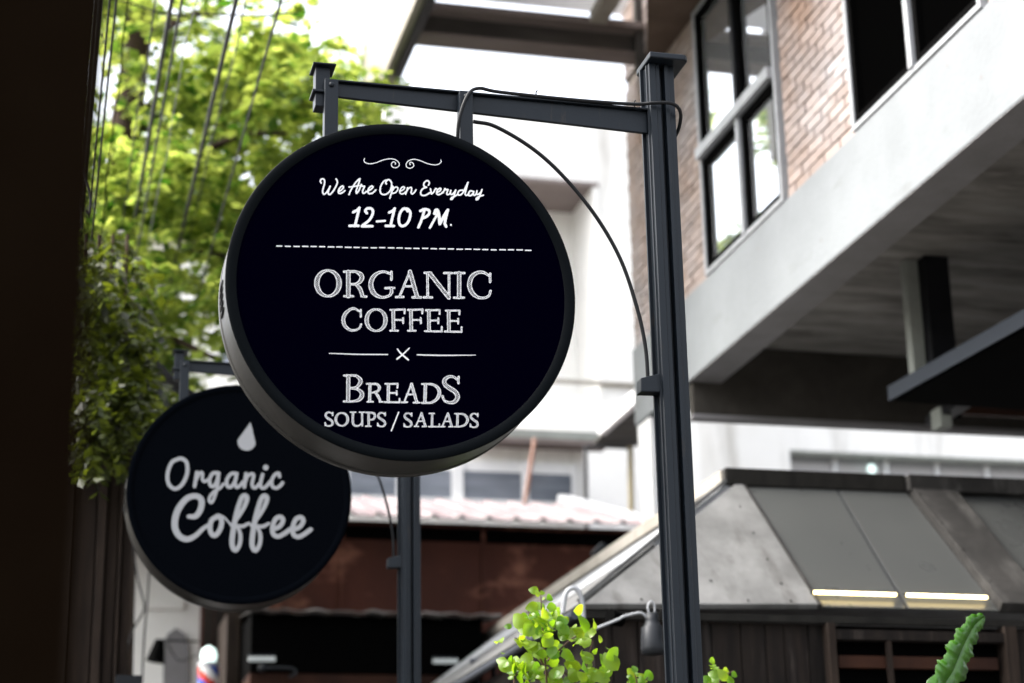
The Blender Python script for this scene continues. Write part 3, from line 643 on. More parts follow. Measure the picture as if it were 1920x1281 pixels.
# ridge beam
r0 = at(1361, 916, Y=8.98); r1 = at(1361, 877, Y=8.98)
xs1 = at(1702, 910, Y=8.95).x
mb = MB(); mb.box(r0.x, xs1, 8.97, 9.2, zt+.005, r1.z); mb.build('ridge_beam', M['ridge'], pv, bevel=.006)
mb = MB(); mb.box(xs1+.002, 9, 8.93, 9.2, zt+.005, r1.z-.005); mb.build('ridge_beam', M['roofconc_dark'], pv, bevel=.006)
MB().box(r0.x+.0, 9, 9.21, 15, zt+.0, zt+.03).build('flat_roof', M['roofconc'], pv)
MB().box(r0.x-.02, r0.x-.002, 8.99, 15, zt+.02, r1.z-.01).build('ridge_side', M['beige'], pv)
# side slope facing the street
nS = Vector((-(zt-ze), 0, (T0.x-E0.x))).normalized()
def ss(x, y, up=0): return atp(x, y, E0, nS)+nS*up
xm = E0.x+(T0.x-E0.x)*.42; zm = ze+(zt-ze)*.42
def onside(f, y, up=0): return Vector((E0.x+(T0.x-E0.x)*f, y, ze+(zt-ze)*f))+nS*up
def hipy(f): return 8.14+.86*f
mb = MB(); mb.prism([onside(0, hipy(0)), onside(0, 15.2), onside(.46, 15.2), onside(.46, hipy(.46))], nS*.03); mb.build('side_roof_panel', M['roofconc'], pv, fixn=True)
mb = MB(); mb.prism([onside(.47, hipy(.47)), onside(.47, 15.2), onside(1, 15.2), onside(1, hipy(1))], nS*.035); mb.build('side_roof_sheet', M['alum'], pv, fixn=True)
mb = MB(); mb.prism([onside(0, hipy(0)-.01, .03), onside(.02, 8.14, .03), onside(1.02, 9.0, .04), onside(1.0, 9.03, .04)], nS*.02); mb.build('hip_cap', M['roofconc'], pv, fixn=True)
mb = MB(); mb.tube([Vector((E0.x-.03, 8.16, ze-.02)), Vector((E0.x-.03, 15.2, ze-.02))], .022, 8); mb.build('gutter', M['rail'], pv)
# eave trim
mb = MB(); mb.box(E0.x, 9, 8.145, 8.175, ze-.035, ze-.003); mb.build('eave_trim', M['ridge'], pv)
# plank walls
zw = ze-.037; x = E0.x+.06
xo0 = at(1545, 1200, Y=8.2).x
k = 0
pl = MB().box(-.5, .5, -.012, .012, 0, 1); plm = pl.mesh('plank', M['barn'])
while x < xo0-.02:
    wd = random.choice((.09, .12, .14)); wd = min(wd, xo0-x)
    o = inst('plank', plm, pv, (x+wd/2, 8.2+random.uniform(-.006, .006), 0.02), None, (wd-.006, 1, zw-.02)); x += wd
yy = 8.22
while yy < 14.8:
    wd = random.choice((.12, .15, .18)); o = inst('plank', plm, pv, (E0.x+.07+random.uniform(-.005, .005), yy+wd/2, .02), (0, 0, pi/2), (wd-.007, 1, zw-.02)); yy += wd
MB().box(E0.x+.09, 9, 8.215, 8.25, 0, zw).build('wall_backing', M['black'], pv)
# opening with counter window
op = at(1552, 1168, Y=8.15)
xa = xo0+.02; xb2 = at(1880, 1200, Y=8.15).x
MB().box(xa-.03, xa+.005, 8.12, 8.21, 0, zw-.001).build('door_post', M['wood'], pv)
MB().box(xb2, xb2+.06, 8.12, 8.21, 0, zw-.001).build('door_post', M['wood'], pv)
zl = at(1700, 1190, Y=8.15).z
MB().box(xa+.006, xb2-.001, 8.13, 8.20, zl-.03, zl+.015).build('window_head', M['barn'], pv)
for dz in (.10, .25, .40, .6):
    MB().box(xa+.03, xb2-.03, 8.16, 8.205, zl-dz-.055, zl-dz).build('shelf', M['redwall'], pv)
MB().box(at(1667, 1240, Y=8.15).x-.012, at(1667, 1240, Y=8.15).x+.012, 8.135, 8.155, 1.5, zl-.031).build('window_bar', M['wood'], pv)
x = xb2+.07
while x < 6.5:
    wd = random.choice((.10, .13, .15)); inst('plank', plm, pv, (x+wd/2, 8.2+random.uniform(-.006, .006), 0.02), None, (wd-.006, 1, zw-.02)); x += wd

# ================================================================== RUST SHED behind
sh_ = thing('rust_shed', 'rust brown sheet metal shed with faded pink ribbed roof behind the signs', 'shed', (1.8, 15.5, 0))
YS = 15.6
q0 = at(378, 1060, Y=YS); q1 = at(1200, 988, Y=YS); zeave = at(900, 984, Y=YS).z
def corr(x0, x1, z0, z1, y, per, dep, mi=0):
    mb = MB(); n = int((x1-x0)/per*4); vs = []
    for i in range(n+1):
        xx = x0+(x1-x0)*i/n; d = dep*(1 if (i % 4) in (1, 2) else 0)
        vs += [(xx, y-d, z0), (xx, y-d, z1)]
    return mb.add(vs, [(2*i, 2*i+2, 2*i+3, 2*i+1) for i in range(n)])
xs_ = [q0.x, at(640, 1060, Y=YS).x, at(905, 1060, Y=YS).x, q1.x+.3, q1.x+2.2]
for i in range(4):
    mb = MB(); mb.box(xs_[i]+.004, xs_[i+1]-.004, YS-(.012 if i % 2 else 0), YS+.03, 0, zeave); mb.build('wall_sheet', M['rust'], sh_)
for i in (1, 2, 3): MB().box(xs_[i]-.012, xs_[i]+.02, YS-.03, YS-.013, 0, zeave-.05).build('seam_strip', M['rust'], sh_)
# ribbed roof
xr0 = at(380, 985, Y=YS).x-1.5; xr1 = q1.x
yr = YS+1.75; zr = at(900, 943, Y=yr).z
mb = MB(); n = int((xr1-xr0)/.235); vs = []; 
per = .235
prof = []
for i in range(n+1):
    for a, d in ((0, 0), (.055, .0), (.085, -.03), (.115, -.03), (.145, 0)): prof.append((xr0+i*per+a, d))
prof = [(a, d) for a, d in prof if a <= xr1]
for a, d in prof: vs += [(a, YS-.30, zeave-.02-d*1.0), (a+.0, yr, zr-d*1.0)]
mb.add(vs, [(2*i, 2*i+2, 2*i+3, 2*i+1) for i in range(len(prof)-1)])
o = mb.build('ribbed_roof', M['pinkroof'], sh_)
sm = o.modifiers.new('s', 'SOLIDIFY'); sm.thickness = .012
MB().box(xr0, xr1-.02, YS-.02, YS+.06, zeave-.16, zeave-.045).build('eave_board', M['black'], sh_)
MB().prism([(xr1, YS-.3, zeave-.03), (xr1+.10, YS-.3, zeave-.03), (xr1-.15, yr, zr+.04), (xr1-.25, yr, zr+.04)], (0, 0, .07)).build('verge_board', M['alum'], sh_)

# ================================================================== WHITE BUILDING behind
wb = thing('white_building', 'tall off-white rendered building filling the background behind the large sign', 'building', (4, 20, 0))
YW = 19.5
def wx(x, y=600): return at(x, y, Y=YW).x
def wz(x, y): return at(x, y, Y=YW).z
ztopw = wz(900, 186); xl_ = wx(722, 215); xr_ = wx(1310, 800)
rx0, rx1 = wx(840, 340), wx(1122, 345); rz1 = wz(1050, 338); rz0 = wz(1050, 742)
for (a, b, c, d) in ((xl_, rx0, 0, ztopw), (rx1, xr_, 0, ztopw), (rx0+.001, rx1-.001, rz1, ztopw-.001), (rx0+.001, rx1-.001, 0, rz0)):
    MB().box(a, b, YW, YW+.9, c, d).build('wall', M['offwhite'], wb)
MB().box(rx0, rx1, YW+.86, YW+.95, rz0, rz1).build('recess_wall', M['offwhite'], wb)
MB().box(rx0+.001, rx1-.001, YW-.02, YW+.86, rz1-.05, rz1-.002).build('recess_soffit', M['pinkwood'], wb)
MB().box(rx1-.07, rx1-.002, YW-.01, YW+.85, rz0, rz1-.052).build('recess_jamb', M['offwhite'], wb)
a = wx(1058, 455); b = wx(1074, 455)
wf = MB().box(a-.22, b, YW+.80, YW+.855, wz(1060, 640), wz(1060, 458)).build('window', M['pwhite'], wb)
MB().box(a-.16, b-.04, YW+.79, YW+.798, wz(1060, 630), wz(1060, 466)).build('pane', M['glass_blue'], wf)
MB().box(xl_, xr_, YW-.06, YW-.002, wz(1100, 722), wz(1100, 716)).build('ledge', M['beige'], wb)
# lower storey bay with window band
YL = 18.2
def lx(x, y=900): return at(x, y, Y=YL).x
def lz(x, y): return at(x, y, Y=YL).z
wz0, wz1 = lz(900, 941), lz(900, 868)
MB().box(lx(500), lx(1098), YL+.06, YW-.01, 0, lz(1000, 800)).build('bay_wall', M['offwhite'], wb)
fr = MB().box(lx(600), lx(1076), YL, YL+.058, wz0, wz1+.02).build('window', M['pwhite'], wb)
for a, b in ((655, 742), (748, 846), (868, 977), (991, 1071)):
    za, zb_ = lz(900, 936), lz(900, 884)
    MB().box(lx(a), lx(b), YL-.006, YL-.001, za, zb_).build('pane', M['glass_blue'], fr)
for a, b in ((846, 868), (977, 991), (1071, 1077)):
    MB().box(lx(a)+.003, lx(b)-.003, YL-.03, YL-.002, wz0, wz1+.02).build('mullion', M['pwhite'], fr)
MB().box(lx(600), lx(1078), YL-.08, YL-.031, wz0-.05, wz0).build('sill', M['pwhite'], fr)
# canopy above window band
YC = 18.0
ca = at(880, 800, Y=YC); cb = at(1140, 808, Y=YC)
MB().box(ca.x, cb.x, YC, YC+.02, ca.z-.01-.075, ca.z+.0).build('canopy_fascia', M['greypaint'], wb)
MB().box(ca.x, cb.x, YC-.01, YL+.05, ca.z-.14, ca.z-.09).build('canopy_board', M['pinkwood'], wb)
k0 = at(1122, 815, Y=17.3); k1 = at(1212, 748, Z=k0.z+.02)
MB().prism([k0, (k0.x, k1.y, k0.z), (k0.x+.07, k1.y, k0.z), (k0.x+.07, k0.y, k0.z)], (0, 0, .12)).build('canopy_edge', M['pwhite'], wb, fixn=True)
for i in range(5):
    yy = k1.y+(k0.y+.5-k1.y)*i/5
    MB().box(k0.x+.08, k0.x+.62, yy+.02, yy+(k0.y+.5-k1.y)/5-.03, k0.z+.02, k0.z+.05).build('canopy_slat', M['brownbeam'], wb)
# pipes on the white building
def pipe(nm, lab, pts, r, m, Yp, grp=None):
    o = MB().tube([at(x, y, Y=Yp) for x, y in pts], r, 8).build(nm, M[m]); tag(o, lab, 'pipe', grp); return o
pipe('downpipe', 'thin dark upright pipe on the white wall left of the ochre pipe', [(1098, 838), (1100, 1000)], .022, 'transp', 17.65)
pipe('downpipe', 'ochre upright pipe on the white wall beside the post of the large sign', [(1182, 838), (1184, 985)], .03, 'yellowpipe', 17.6)
pipe('rail_pipe', 'thin level pipe joining the two upright pipes under the far canopy', [(1096, 836), (1183, 840)], .018, 'transp', 17.62)
pipe('canopy_strut', 'rusty slanting strut in front of the white window band', [(1003, 822), (984, 945)], .022, 'rustpipe', 17.6)

# right far building with window strip
rb = thing('far_white_building', 'pale building with a strip of white framed windows seen over the pavilion roof', 'building', (9, 22, 0))
YR = 21.0
def r3(x, y): return at(x, y, Y=YR)
xa_ = r3(1300, 860).x
zA = r3(1700, 853).z; zB = r3(1700, 915).z
xw0 = r3(1482, 870).x
zt_ = r3(1700, 560).z
MB().box(xa_, xw0, YR, YR+1, 0, zt_).build('wall', M['offwhite'], rb)
MB().box(xw0+.001, xa_+16, YR, YR+1, zA, zt_-.001).build('wall', M['offwhite'], rb)
MB().box(xw0+.001, xa_+16, YR, YR+1, 0, zB).build('wall', M['offwhite'], rb)
MB().box(xw0, xa_+16, YR-.005, YR+.3, zA-.03, zA-.002).build('shade_line', M['greypaint'], rb)  # grey strip put in as the shade line under the overhang
xx = xw0+.02
while xx < xa_+12:
    f = MB().box(xx, xx+.66, YR+.24, YR+.30, zB, zA-.032).build('window', M['alum'], rb)
    MB().box(xx+.03, xx+.61, YR+.23, YR+.238, zB+.02, zA-.09).build('pane', M['ceil'], f)
    MB().box(xx+.625, xx+.675, YR+.19, YR+.229, zB, zA-.04).build('frame', M['pwhite'], f)
    xx += .685
lm = r3(1642, 875)
tl = thing('round_lamp', 'small glowing round lamp behind the far window strip', 'lamp', (lm.x, YR+.1, lm.z))
MB().lathe([(.0, -.03), (.04, -.025), (.055, 0), (.04, .025), (0, .03)], (lm.x, YR+.12, lm.z), 'Y', 20).build('globe', M['tubewhite'], tl)
MB().box(lm.x-.01, lm.x+.01, YR+.11, YR+.13, lm.z+.08, zA-.031).build('stem', M['greysteel'], tl)

# pale building behind the tree
tb = thing('pale_building', 'pale low building glimpsed through the tree behind the cables', 'building', (0, 24, 0))
b0_ = at(250, 560, Y=26); b1_ = at(690, 560, Y=26); zz = at(500, 470, Y=26).z
MB().box(b0_.x-2, b1_.x+.6, 26, 27, 0, zz).build('wall', M['offwhite'], tb)
for i in range(3):
    p = at(300+110*i, 640, Y=26); w_ = MB().box(p.x, p.x+.5, 25.95, 25.99, p.z-.5, p.z+.2).build('window', M['greypaint'], tb)
    MB().box(p.x+.05, p.x+.45, 25.94, 25.948, p.z-.45, p.z+.15).build('pane', M['glass_blue'], w_)
MB().box(b0_.x-2.1, b1_.x+.7, 25.8, 27, zz+.002, zz+.12).build('roof', M['beige'], tb)

# ================================================================== BLACK AWNING on the shed
aw = thing('black_awning', 'black ragged sheet awning with curled front edge on the rust wall', 'awning', (1, 14.5, 0))
YA = 13.9
A0 = at(470, 1146, Y=YA); A1 = at(940, 1158, Y=YA)
B0 = at(455, 1262, Y=YS-.04); B1 = at(905, 1262, Y=YS-.04)
n = 48; mb = MB(); vs = []
for i in range(n+1):
    t = i/n; d = .008*sin(t*n/48*2*pi*9)+random.uniform(-.005, .005)
    a = A0.lerp(A1, t)+Vector((0, 0, d)); b = Vector((a.x, YS-.04, a.z+.18))
    vs += [a, b]
mb.add(vs, [(2*i, 2*i+2, 2*i+3, 2*i+1) for i in range(n)]); o = mb.build('awning_sheet', M['sheetmetal'], aw); sm = o.modifiers.new('s', 'SOLIDIFY'); sm.thickness = .01
mb = MB(); pts = [vs[2*i]+Vector((0, -.012, .012)) for i in range(n+1)]; mb.tube(pts, [.006+.010*max(0, sin(i*.55+1)) for i in range(n+1)], 6); mb.build('curled_edge', M['curl'], aw)
dk = thing('shop_opening', 'dark open shop front beneath the black awning with dim red wall inside', 'shop front', (1, 15.5, 0))
MB().box(A0.x+.02, A1.x-.12, YA+.12, YS-.045, at(700, 1262, Y=YA+.12).z, A0.z+.0).build('shade_block', M['black'], dk)  # solid black block put in for the shade beneath the awning
MB().box(A0.x+.02, A1.x-.12, YA+.14, YS-.05, 0, at(700, 1264, Y=YA+.12).z).build('red_panel', M['redwall'], dk)
MB().box(A0.x-.1, A0.x+.0, 14.6, YS-.05, 0, A0.z+.1).build('side_post', M['wood'], dk)
for i, (x0, x1, y, lab) in enumerate(((466, 516, 1236, 'dim white tube lamp under the left end of the black awning'), (812, 858, 1240, 'dim white tube lamp under the right end of the black awning'))):
    a = at(x0, y, Y=13.95); b = at(x1, y, Y=13.95); tl = thing('awning_lamp', lab, 'lamp', a, 'dim lamps under the awning')
    MB().tube([a, b], .018, 8).build('tube', M['coldtube'], tl); MB().box(a.x, b.x, a.y-.01, a.y+.03, a.z+.02, a.z+.035).build('holder', M['greysteel'], tl)
a = at(492, 1252, Y=13.9); b = at(548, 1254, Y=13.9)
tl = thing('wall_bracket', 'grey pipe bracket with a hook below the left awning lamp', 'bracket', a)
MB().tube(crom([a, b, b+Vector((.02, 0, -.04)), b+Vector((-.02, 0, -.06))], 4), .012, 8).build('arm', M['greysteel'], tl)
MB().lathe([(0, -.02), (.03, -.02), (.03, .02), (0, .02)], a, 'Y', 12).build('wall_plate', M['greysteel'], tl)

# left lower: planked wall, pale wall, lamp, barber pole
pw = thing('plank_wall', 'brown upright plank wall between the pale wall and the black awning', 'wall', (0.5, 15.3, 0))
x = at(380, 1200, Y=15.3).x; x1 = at(466, 1200, Y=15.3).x; zt2 = at(420, 1060, Y=15.3).z
while x < x1:
    wd = .085; inst('plank', plm, pw, (x+wd/2, 15.3+random.uniform(-.01, .01), 0), None, (wd-.006, 1, zt2)); x += wd
pq0 = at(215, 1100, Y=16.2); pq1 = at(378, 1100, Y=16.2)
pwl = thing('pale_wall', 'pale stained concrete wall at lower left under the second sign', 'wall', (pq0.x, 16.3, 0))
MB().box(pq0.x-.6, pq1.x, 16.2, 16.35, 0, at(300, 560, Y=16.2).z).build('wall_panel', M['paleconc'], pwl)
aa = [at(x, y, Y=16.19) for x, y in ((306, 1290), (306, 1215), (313, 1190), (330, 1178), (347, 1190), (354, 1215), (354, 1290))]
MB().prism(aa, (0, -.02, 0)).build('arched_niche', M['band'], pwl, fixn=True)
p = at(265, 1140, Y=16.19)
MB().box(at(262, 1, Y=16.18).x*0+at(270, 1110, Y=16.2).x, at(345, 1110, Y=16.2).x, 16.17, 16.199, at(300, 1143, Y=16.2).z, at(300, 1126, Y=16.2).z).build('ledge', M['paleconc'], pwl)
lp = at(372, 1203, Y=15.0); l2 = at(300, 1200, Y=15.0)
cl = thing('cone_wall_lamp', 'small black cone lamp on a thin arm in front of the pale wall', 'lamp', lp)
MB().tube([lp, l2], .008, 6).build('arm', M['black'], cl)
MB().tube([l2, l2+Vector((-.03, 0, -.17))], [.035, .075], 16).build('lamp_shade', M['black'], cl)
MB().tube(crom([lp+Vector((0, 0, -.1)), lp+Vector((-.14, 0, -.15)), l2+Vector((.05, 0, -.02))], 6), .004, 6).build('cord', M['black'], cl)
bp = at(390, 1276, Y=14.4)
br = thing('barber_pole', 'blue white and red striped barber pole with glowing glass top at the lower edge', 'barber pole', bp)
mb = MB(); n = 24; rr = .075; H0, H1 = bp.z-.5, bp.z+.10; rows = 30
for j in range(rows):
    for k in range(n):
        a0, a1 = 2*pi*k/n, 2*pi*(k+1)/n; z0, z1 = H0+(H1-H0)*j/rows, H0+(H1-H0)*(j+1)/rows
        ph = ((k/n)+(j/rows)*1.5) % 1*6 % 3
        mb.add([(bp.x+rr*cos(a0), bp.y+rr*sin(a0), z0), (bp.x+rr*cos(a1), bp.y+rr*sin(a1), z0), (bp.x+rr*cos(a1), bp.y+rr*sin(a1), z1), (bp.x+rr*cos(a0), bp.y+rr*sin(a0), z1)], [(0, 1, 2, 3)], int(ph), True)
mb.build('striped_tube', [M['pwhite'], M['blue'], M['red']], br)
MB().lathe([(.08, H1), (.085, H1+.02), (.075, H1+.03)], (bp.x, bp.y, 0), 'Z', 20).build('collar', M['alum'], br)
MB().lathe([(.05, H1+.03), (.062, H1+.08), (.05, H1+.13), (.0, H1+.16)], (bp.x, bp.y, 0), 'Z', 20).build('glass_top', M['tubewhite'], br)
MB().box(bp.x-.02, bp.x+.02, bp.y, 15.2, H0+.05, H0+.09).build('wall_arm', M['alum'], br)

# railing right of the awning
rl = thing('railing', 'blue grey upright bar railing at the bottom behind the leafy shrub', 'railing', at(930, 1281, Y=11))
a = at(882, 1240, Y=11.5); b = at(1050, 1232, Y=11.5)
MB().tube([a, b], .018, 8).build('top_rail', M['rail'], rl)
for x in (893, 925, 957, 989, 1021): p = at(x, 1238, Y=11.5); MB().tube([(p.x, p.y, 0), (p.x, p.y, p.z)], .016, 8).build('bar', M['rail'], rl)
# curved white pipe
cpp = [at(x, y, Y=7.9) for x, y in ((1094, 1182), (1092, 1130), (1082, 1106), (1070, 1104), (1060, 1116), (1055, 1150))]
o = MB().tube(crom(cpp, 6), .011, 10).build('bent_pipe', M['alum']); tag(o, 'white pipe bent like a hook at the corner of the pavilion roof', 'pipe')
# floodlight on the roof edge
fp = at(1128, 1034, Y=13.0)
fl = thing('floodlight', 'small grey square floodlight on the rust wall above the pavilion gutter', 'floodlight', fp)
mb = MB(); mb.prism([fp+Vector((-.07, 0, -.01)), fp+Vector((0, 0, -.07)), fp+Vector((.085, 0, .01)), fp+Vector((.01, 0, .07))], (0, .07, .0)); mb.build('lamp_head', M['greysteel'], fl, fixn=True, bevel=.004)
MB().tube([fp+Vector((.05, .05, 0)), fp+Vector((.14, .2, .03)), fp+Vector((.14, .3, -.2))], .012, 8).build('bracket', M['greysteel'], fl)
MB().box(fp.x-.03, fp.x+.05, fp.y+.071, fp.y+.09, fp.z-.03, fp.z+.03).build('heat_sink', M['black'], fl)
# hanging can lamp behind the big post
hp = at(1222, 1150, Y=7.6)
hl = thing('can_lamp', 'dark grey can shaped lamp on a pale cord just left of the big post', 'lamp', hp)
MB().lathe([(0, 0), (.026, -.0), (.028, -.03), (.034, -.05), (.046, -.06), (.052, -.145), (.050, -.165), (.035, -.175), (0, -.175)], hp, 'Z', 24).build('lamp_body', M['greysteel'], hl)
MB().tube(crom([hp+Vector((.012, 0, .0)), hp+Vector((.014, 0, .035)), hp+Vector((0, 0, .05)), hp+Vector((-.016, 0, .03)), hp+Vector((-.012, 0, 0))], 6), .004, 8).build('ring', M['alum'], hl)
MB().tube(crom([hp+Vector((-.02, 0, -.02)), hp+Vector((-.05, 0, .0)), hp+Vector((-.12, 0, -.015)), hp+Vector((-.15, 0, -.03)), hp+Vector((-.25, 0, -.07))], 6), .0055, 8).build('cord', M['alum'], hl)
sp_ = at(1166, 1163, Y=7.8)
sl_ = thing('spot_lamp', 'small black spot lamp on the plank wall left of the can lamp', 'lamp', sp_)
MB().tube([sp_, sp_+Vector((-.06, -.02, .01))], [.03, .036], 16).build('lamp_head', M['black'], sl_)
MB().tube([sp_, sp_+Vector((.0, .37, .03))], .008, 8).build('arm', M['black'], sl_)

# ================================================================== LEFT SIDE
nw = thing('near_wall_post', 'blurred dark brown wall end close to the viewer filling the left edge', 'wall', (-.5, 1.4, 0))
nx = at(158, 640, Y=1.25).x
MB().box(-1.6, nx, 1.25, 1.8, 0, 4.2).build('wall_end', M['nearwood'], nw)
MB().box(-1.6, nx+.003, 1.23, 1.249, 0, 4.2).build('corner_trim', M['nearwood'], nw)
lb = thing('timber_shop', 'dark brown timber shop corner at lower left beside the second sign', 'building', (0, 9.5, 0))
YT = 9.6; zt3 = at(220, 790, Y=YT).z
x0, x1 = at(176, 1100, Y=YT).x, at(246, 1100, Y=YT).x
xsn = [x0-.9, x0-.6, x0-.3, x0-.12, x0, x0+.05, x0+.11, x0+.13, x1]
for i in range(len(xsn)-1):
    MB().box(xsn[i]+.003, xsn[i+1]-.003, YT+(.0, .03)[i % 2], YT+.2, 0, zt3).build('timber_upright', M['wood'], lb, bevel=.004)
MB().box(x0-3, x1-.02, YT+.205, YT+2.4, 0, zt3-.02).build('wall', M['wood'], lb)
MB().box(x0-3, x1+.02, YT-.1, YT+2.6, zt3+.002, zt3+.1).build('roof', M['wood'], lb)
MB().box(x1-.06, x1+.06, YT-.12, YT-.003, at(225, 1290, Y=YT).z, at(225, 1272, Y=YT).z).build('box', M['greysteel'], lb)

# overhead cables (real lines along the street)
cabs = [(168, .012, 'black'), (178, .010, 'rubber'), (186, .014, 'rubber'), (205, .006, 'rubber'), (218, .006, 'rubber'), (241, .0035, 'black'), (291, .0045, 'rubber'), (322, .0115, 'transp'), (341, .006, 'transp'), (366, .003, 'greypaint'), (443, .0115, 'transp'), (463, .004, 'transp'), (527, .006, 'transp')]
labs = ['black street cable leftmost of the bundle over the dark wall', 'black street cable second from the left over the dark wall', 'thick black street cable third from the left', 'thin dark street cable right of the thick dark bundle', 'thin dark street cable before the bright gap in the leaves', 'wavy thin black cable crossing the bright gap in the leaves', 'thin black cable left of the thick grey cable over the trunk', 'thick grey cable crossing in front of the tree trunk', 'grey cable running just right of the thick cable over the trunk', 'very thin pale wire between the two thick grey cables', 'thick grey cable across the middle of the tree crown', 'thin grey cable just right of the middle thick cable', 'rightmost street cable crossing the tree crown']
for i, (x, r, m) in enumerate(cabs):
    Zc = 5.6+.12*(i % 4); p = at(x, 0, Z=Zc); ye = 15.5
    pts = []
    N = 40
    for k in range(N+1):
        y = -2+(ye+2)*k/N; s = .0+.10*((y-p.y)/9)**2*(-1 if i in (5,) else -.25)
        wv = (.006*sin(y*3.1+i)+.004*sin(y*7.3)) if r < .005 else 0
        pts.append((p.x+wv, y, Zc+s*.5))
    o = MB().tube(pts, r, 8).build('street_cable', M[m]); tag(o, labs[i], 'cable', 'cables running along the street')
cr = [at(x, y, Y=10.2) for x, y in ((190, -8), (250, 8), (300, 24), (350, 28), (410, 27), (480, 30), (560, 24))]
o = MB().tube(crom(cr, 6), .007, 8).build('cross_cable', M['rubber']); tag(o, 'drooping dark cable crossing the street at the top left', 'cable')
lc = [at(x, y, Y=7.5) for x, y in ((150, 318), (146, 350), (150, 400), (152, 430))]; lc2 = [at(x, y, Y=7.5) for x, y in ((150, 318), (160, 340), (168, 370), (166, 400), (160, 395))]
lt = thing('cable_loops', 'pale loose loops of tape hanging from the cable bundle', 'loose cable', lc[0])
MB().tube(crom(lc, 6), .004, 6).build('loop', M['transp'], lt); MB().tube(crom(lc2, 6), .0055, 6).build('loop', M['transp'], lt)
# black bundle sweeping down behind sign two
bt = thing('cable_bundle', 'bundle of thick black cables sagging behind the top left of the second sign', 'cable bundle', at(340, 720, Y=10.5))
for k in range(5):
    P_ = [at(x+random.uniform(-3, 3), y+k*5-8, Y=10.5+k*.05) for x, y in ((265, 652), (300, 690), (330, 722), (372, 750), (430, 790))]
    MB().tube(crom(P_, 6), .010, 8).build('cable', M['rubber'], bt)
vb = thing('cable_riser', 'thick black conduits running down beside the timber shop corner', 'conduit', at(255, 800, Y=9.5))
for k, (a, b) in enumerate(((268, 262), (258, 250), (276, 268))):
    P_ = [at(a, 690, Y=9.45+.03*k), at((a+b)/2+1, 800, Y=9.45+.03*k), at(b, 900, Y=9.45+.03*k), at(b-16, 960, Y=9.5)]
    MB().tube(crom(P_, 6), .016, 8).build('conduit', M['rubber'], vb)
for lab, P_ in (('thin drooping wire on the pale wall nearest the timber corner', ((248, 1020), (258, 1085), (270, 1140), (250, 1180), (236, 1230), (228, 1290))), ('thin upright wire on the pale wall below the second sign', ((281, 1060), (276, 1130), (270, 1200), (266, 1290)))):
    o = MB().tube(crom([at(x, y, Y=12.0) for x, y in P_], 6), .006, 6).build('hanging_wire', M['rubber']); tag(o, lab, 'wire', 'thin wires hanging before the pale wall')

# ================================================================== TREE
YTc = 12.6
tr = thing('street_tree', 'leafy tree with backlit lime green crown behind the cables at left', 'tree', at(215, 900, Y=YTc))
def limb(pts, rs, Y0=None): return crom(pts, 6)
def tapered(pts, r0, r1, n=10): 
    c = crom(pts, 6); m = len(c); return MB().tube(c, [r0+(r1-r0)*i/(m-1)+random.uniform(-.006, .006)*(r0 > .05) for i in range(m)], n)
tk = [at(214, 1281, Y=YTc), at(212, 900, Y=YTc), at(214, 640, Y=YTc), at(222, 430, Y=YTc), at(238, 230, Y=YTc), at(256, 90, Y=YTc), at(268, -60, Y=YTc)]
tk[0] = Vector((tk[0].x, YTc, 0))
tapered(tk, .17, .085, 12).build('trunk', M['bark'], tr)
brs = [((238, 230), (300, 190), (360, 170), (430, 110)), ((222, 430), (285, 360), (360, 300), (450, 255), (540, 250)), ((250, 150), (215, 90), (180, 60)), ((256, 90), (330, 40), (420, 10), (500, -30)), ((214, 560), (290, 500), (350, 470), (420, 480)), ((214, 640), (190, 560), (175, 480)), ((240, 230), (320, 240), (480, 190), (600, 160)), ((216, 600), (270, 640), (330, 640), (400, 670))]
bends = [.3, -.5, .4, .8, -.6, .2, 1.1, -.9]
for br_, dy in zip(brs, bends):
    P_ = [at(x, y, Y=YTc+dy*i/(len(br_)-1)*1.6) for i, (x, y) in enumerate(br_)]
    tapered(P_, .05, .012, 8).build('limb', M['bark'], tr)
# clumps
def inside(x, y):
    # outline of the crown as it stands in the photo, with its gaps
    if x < 140 or y > 800: return 0
    d = 1.0
    right = 705-30*sin(y*.02)
    if y > 235: right = 705-(y-235)*2.3 if y < 330 else 540
    if y > 330: right = 700
    if x > right: return 0
    if y > 700 and x > 560: return 0
    if y < 110 and 270 < x: d *= .45
    if y < 45 and x > 380: d *= .25
    if x > 560 and y < 120: d *= .45
    if (x*7+y*13) % 97 < 22: d *= .3
    if 165 < x < 235 and 95 < y < 245: d *= .06
    if 165 < x < 215 and 0 < y < 95: d *= .45
    if 228 < x < 282 and 105 < y < 245: d *= .2
    if 195 < x < 245 and 320 < y < 470: d *= .3
    if 500 < x < 720 and 225 < y < 330: d *= .12
    if 430 > x > 275 and 430 < y < 560: d *= .45
    if 300 < x < 470 and y > 600: d *= .40
    if 290 < x and y > 655: d *= .6
    if y > 720: d *= .5
    if x < 300 and y > 430: d *= 1.6
    return d
V = []; Fq = []
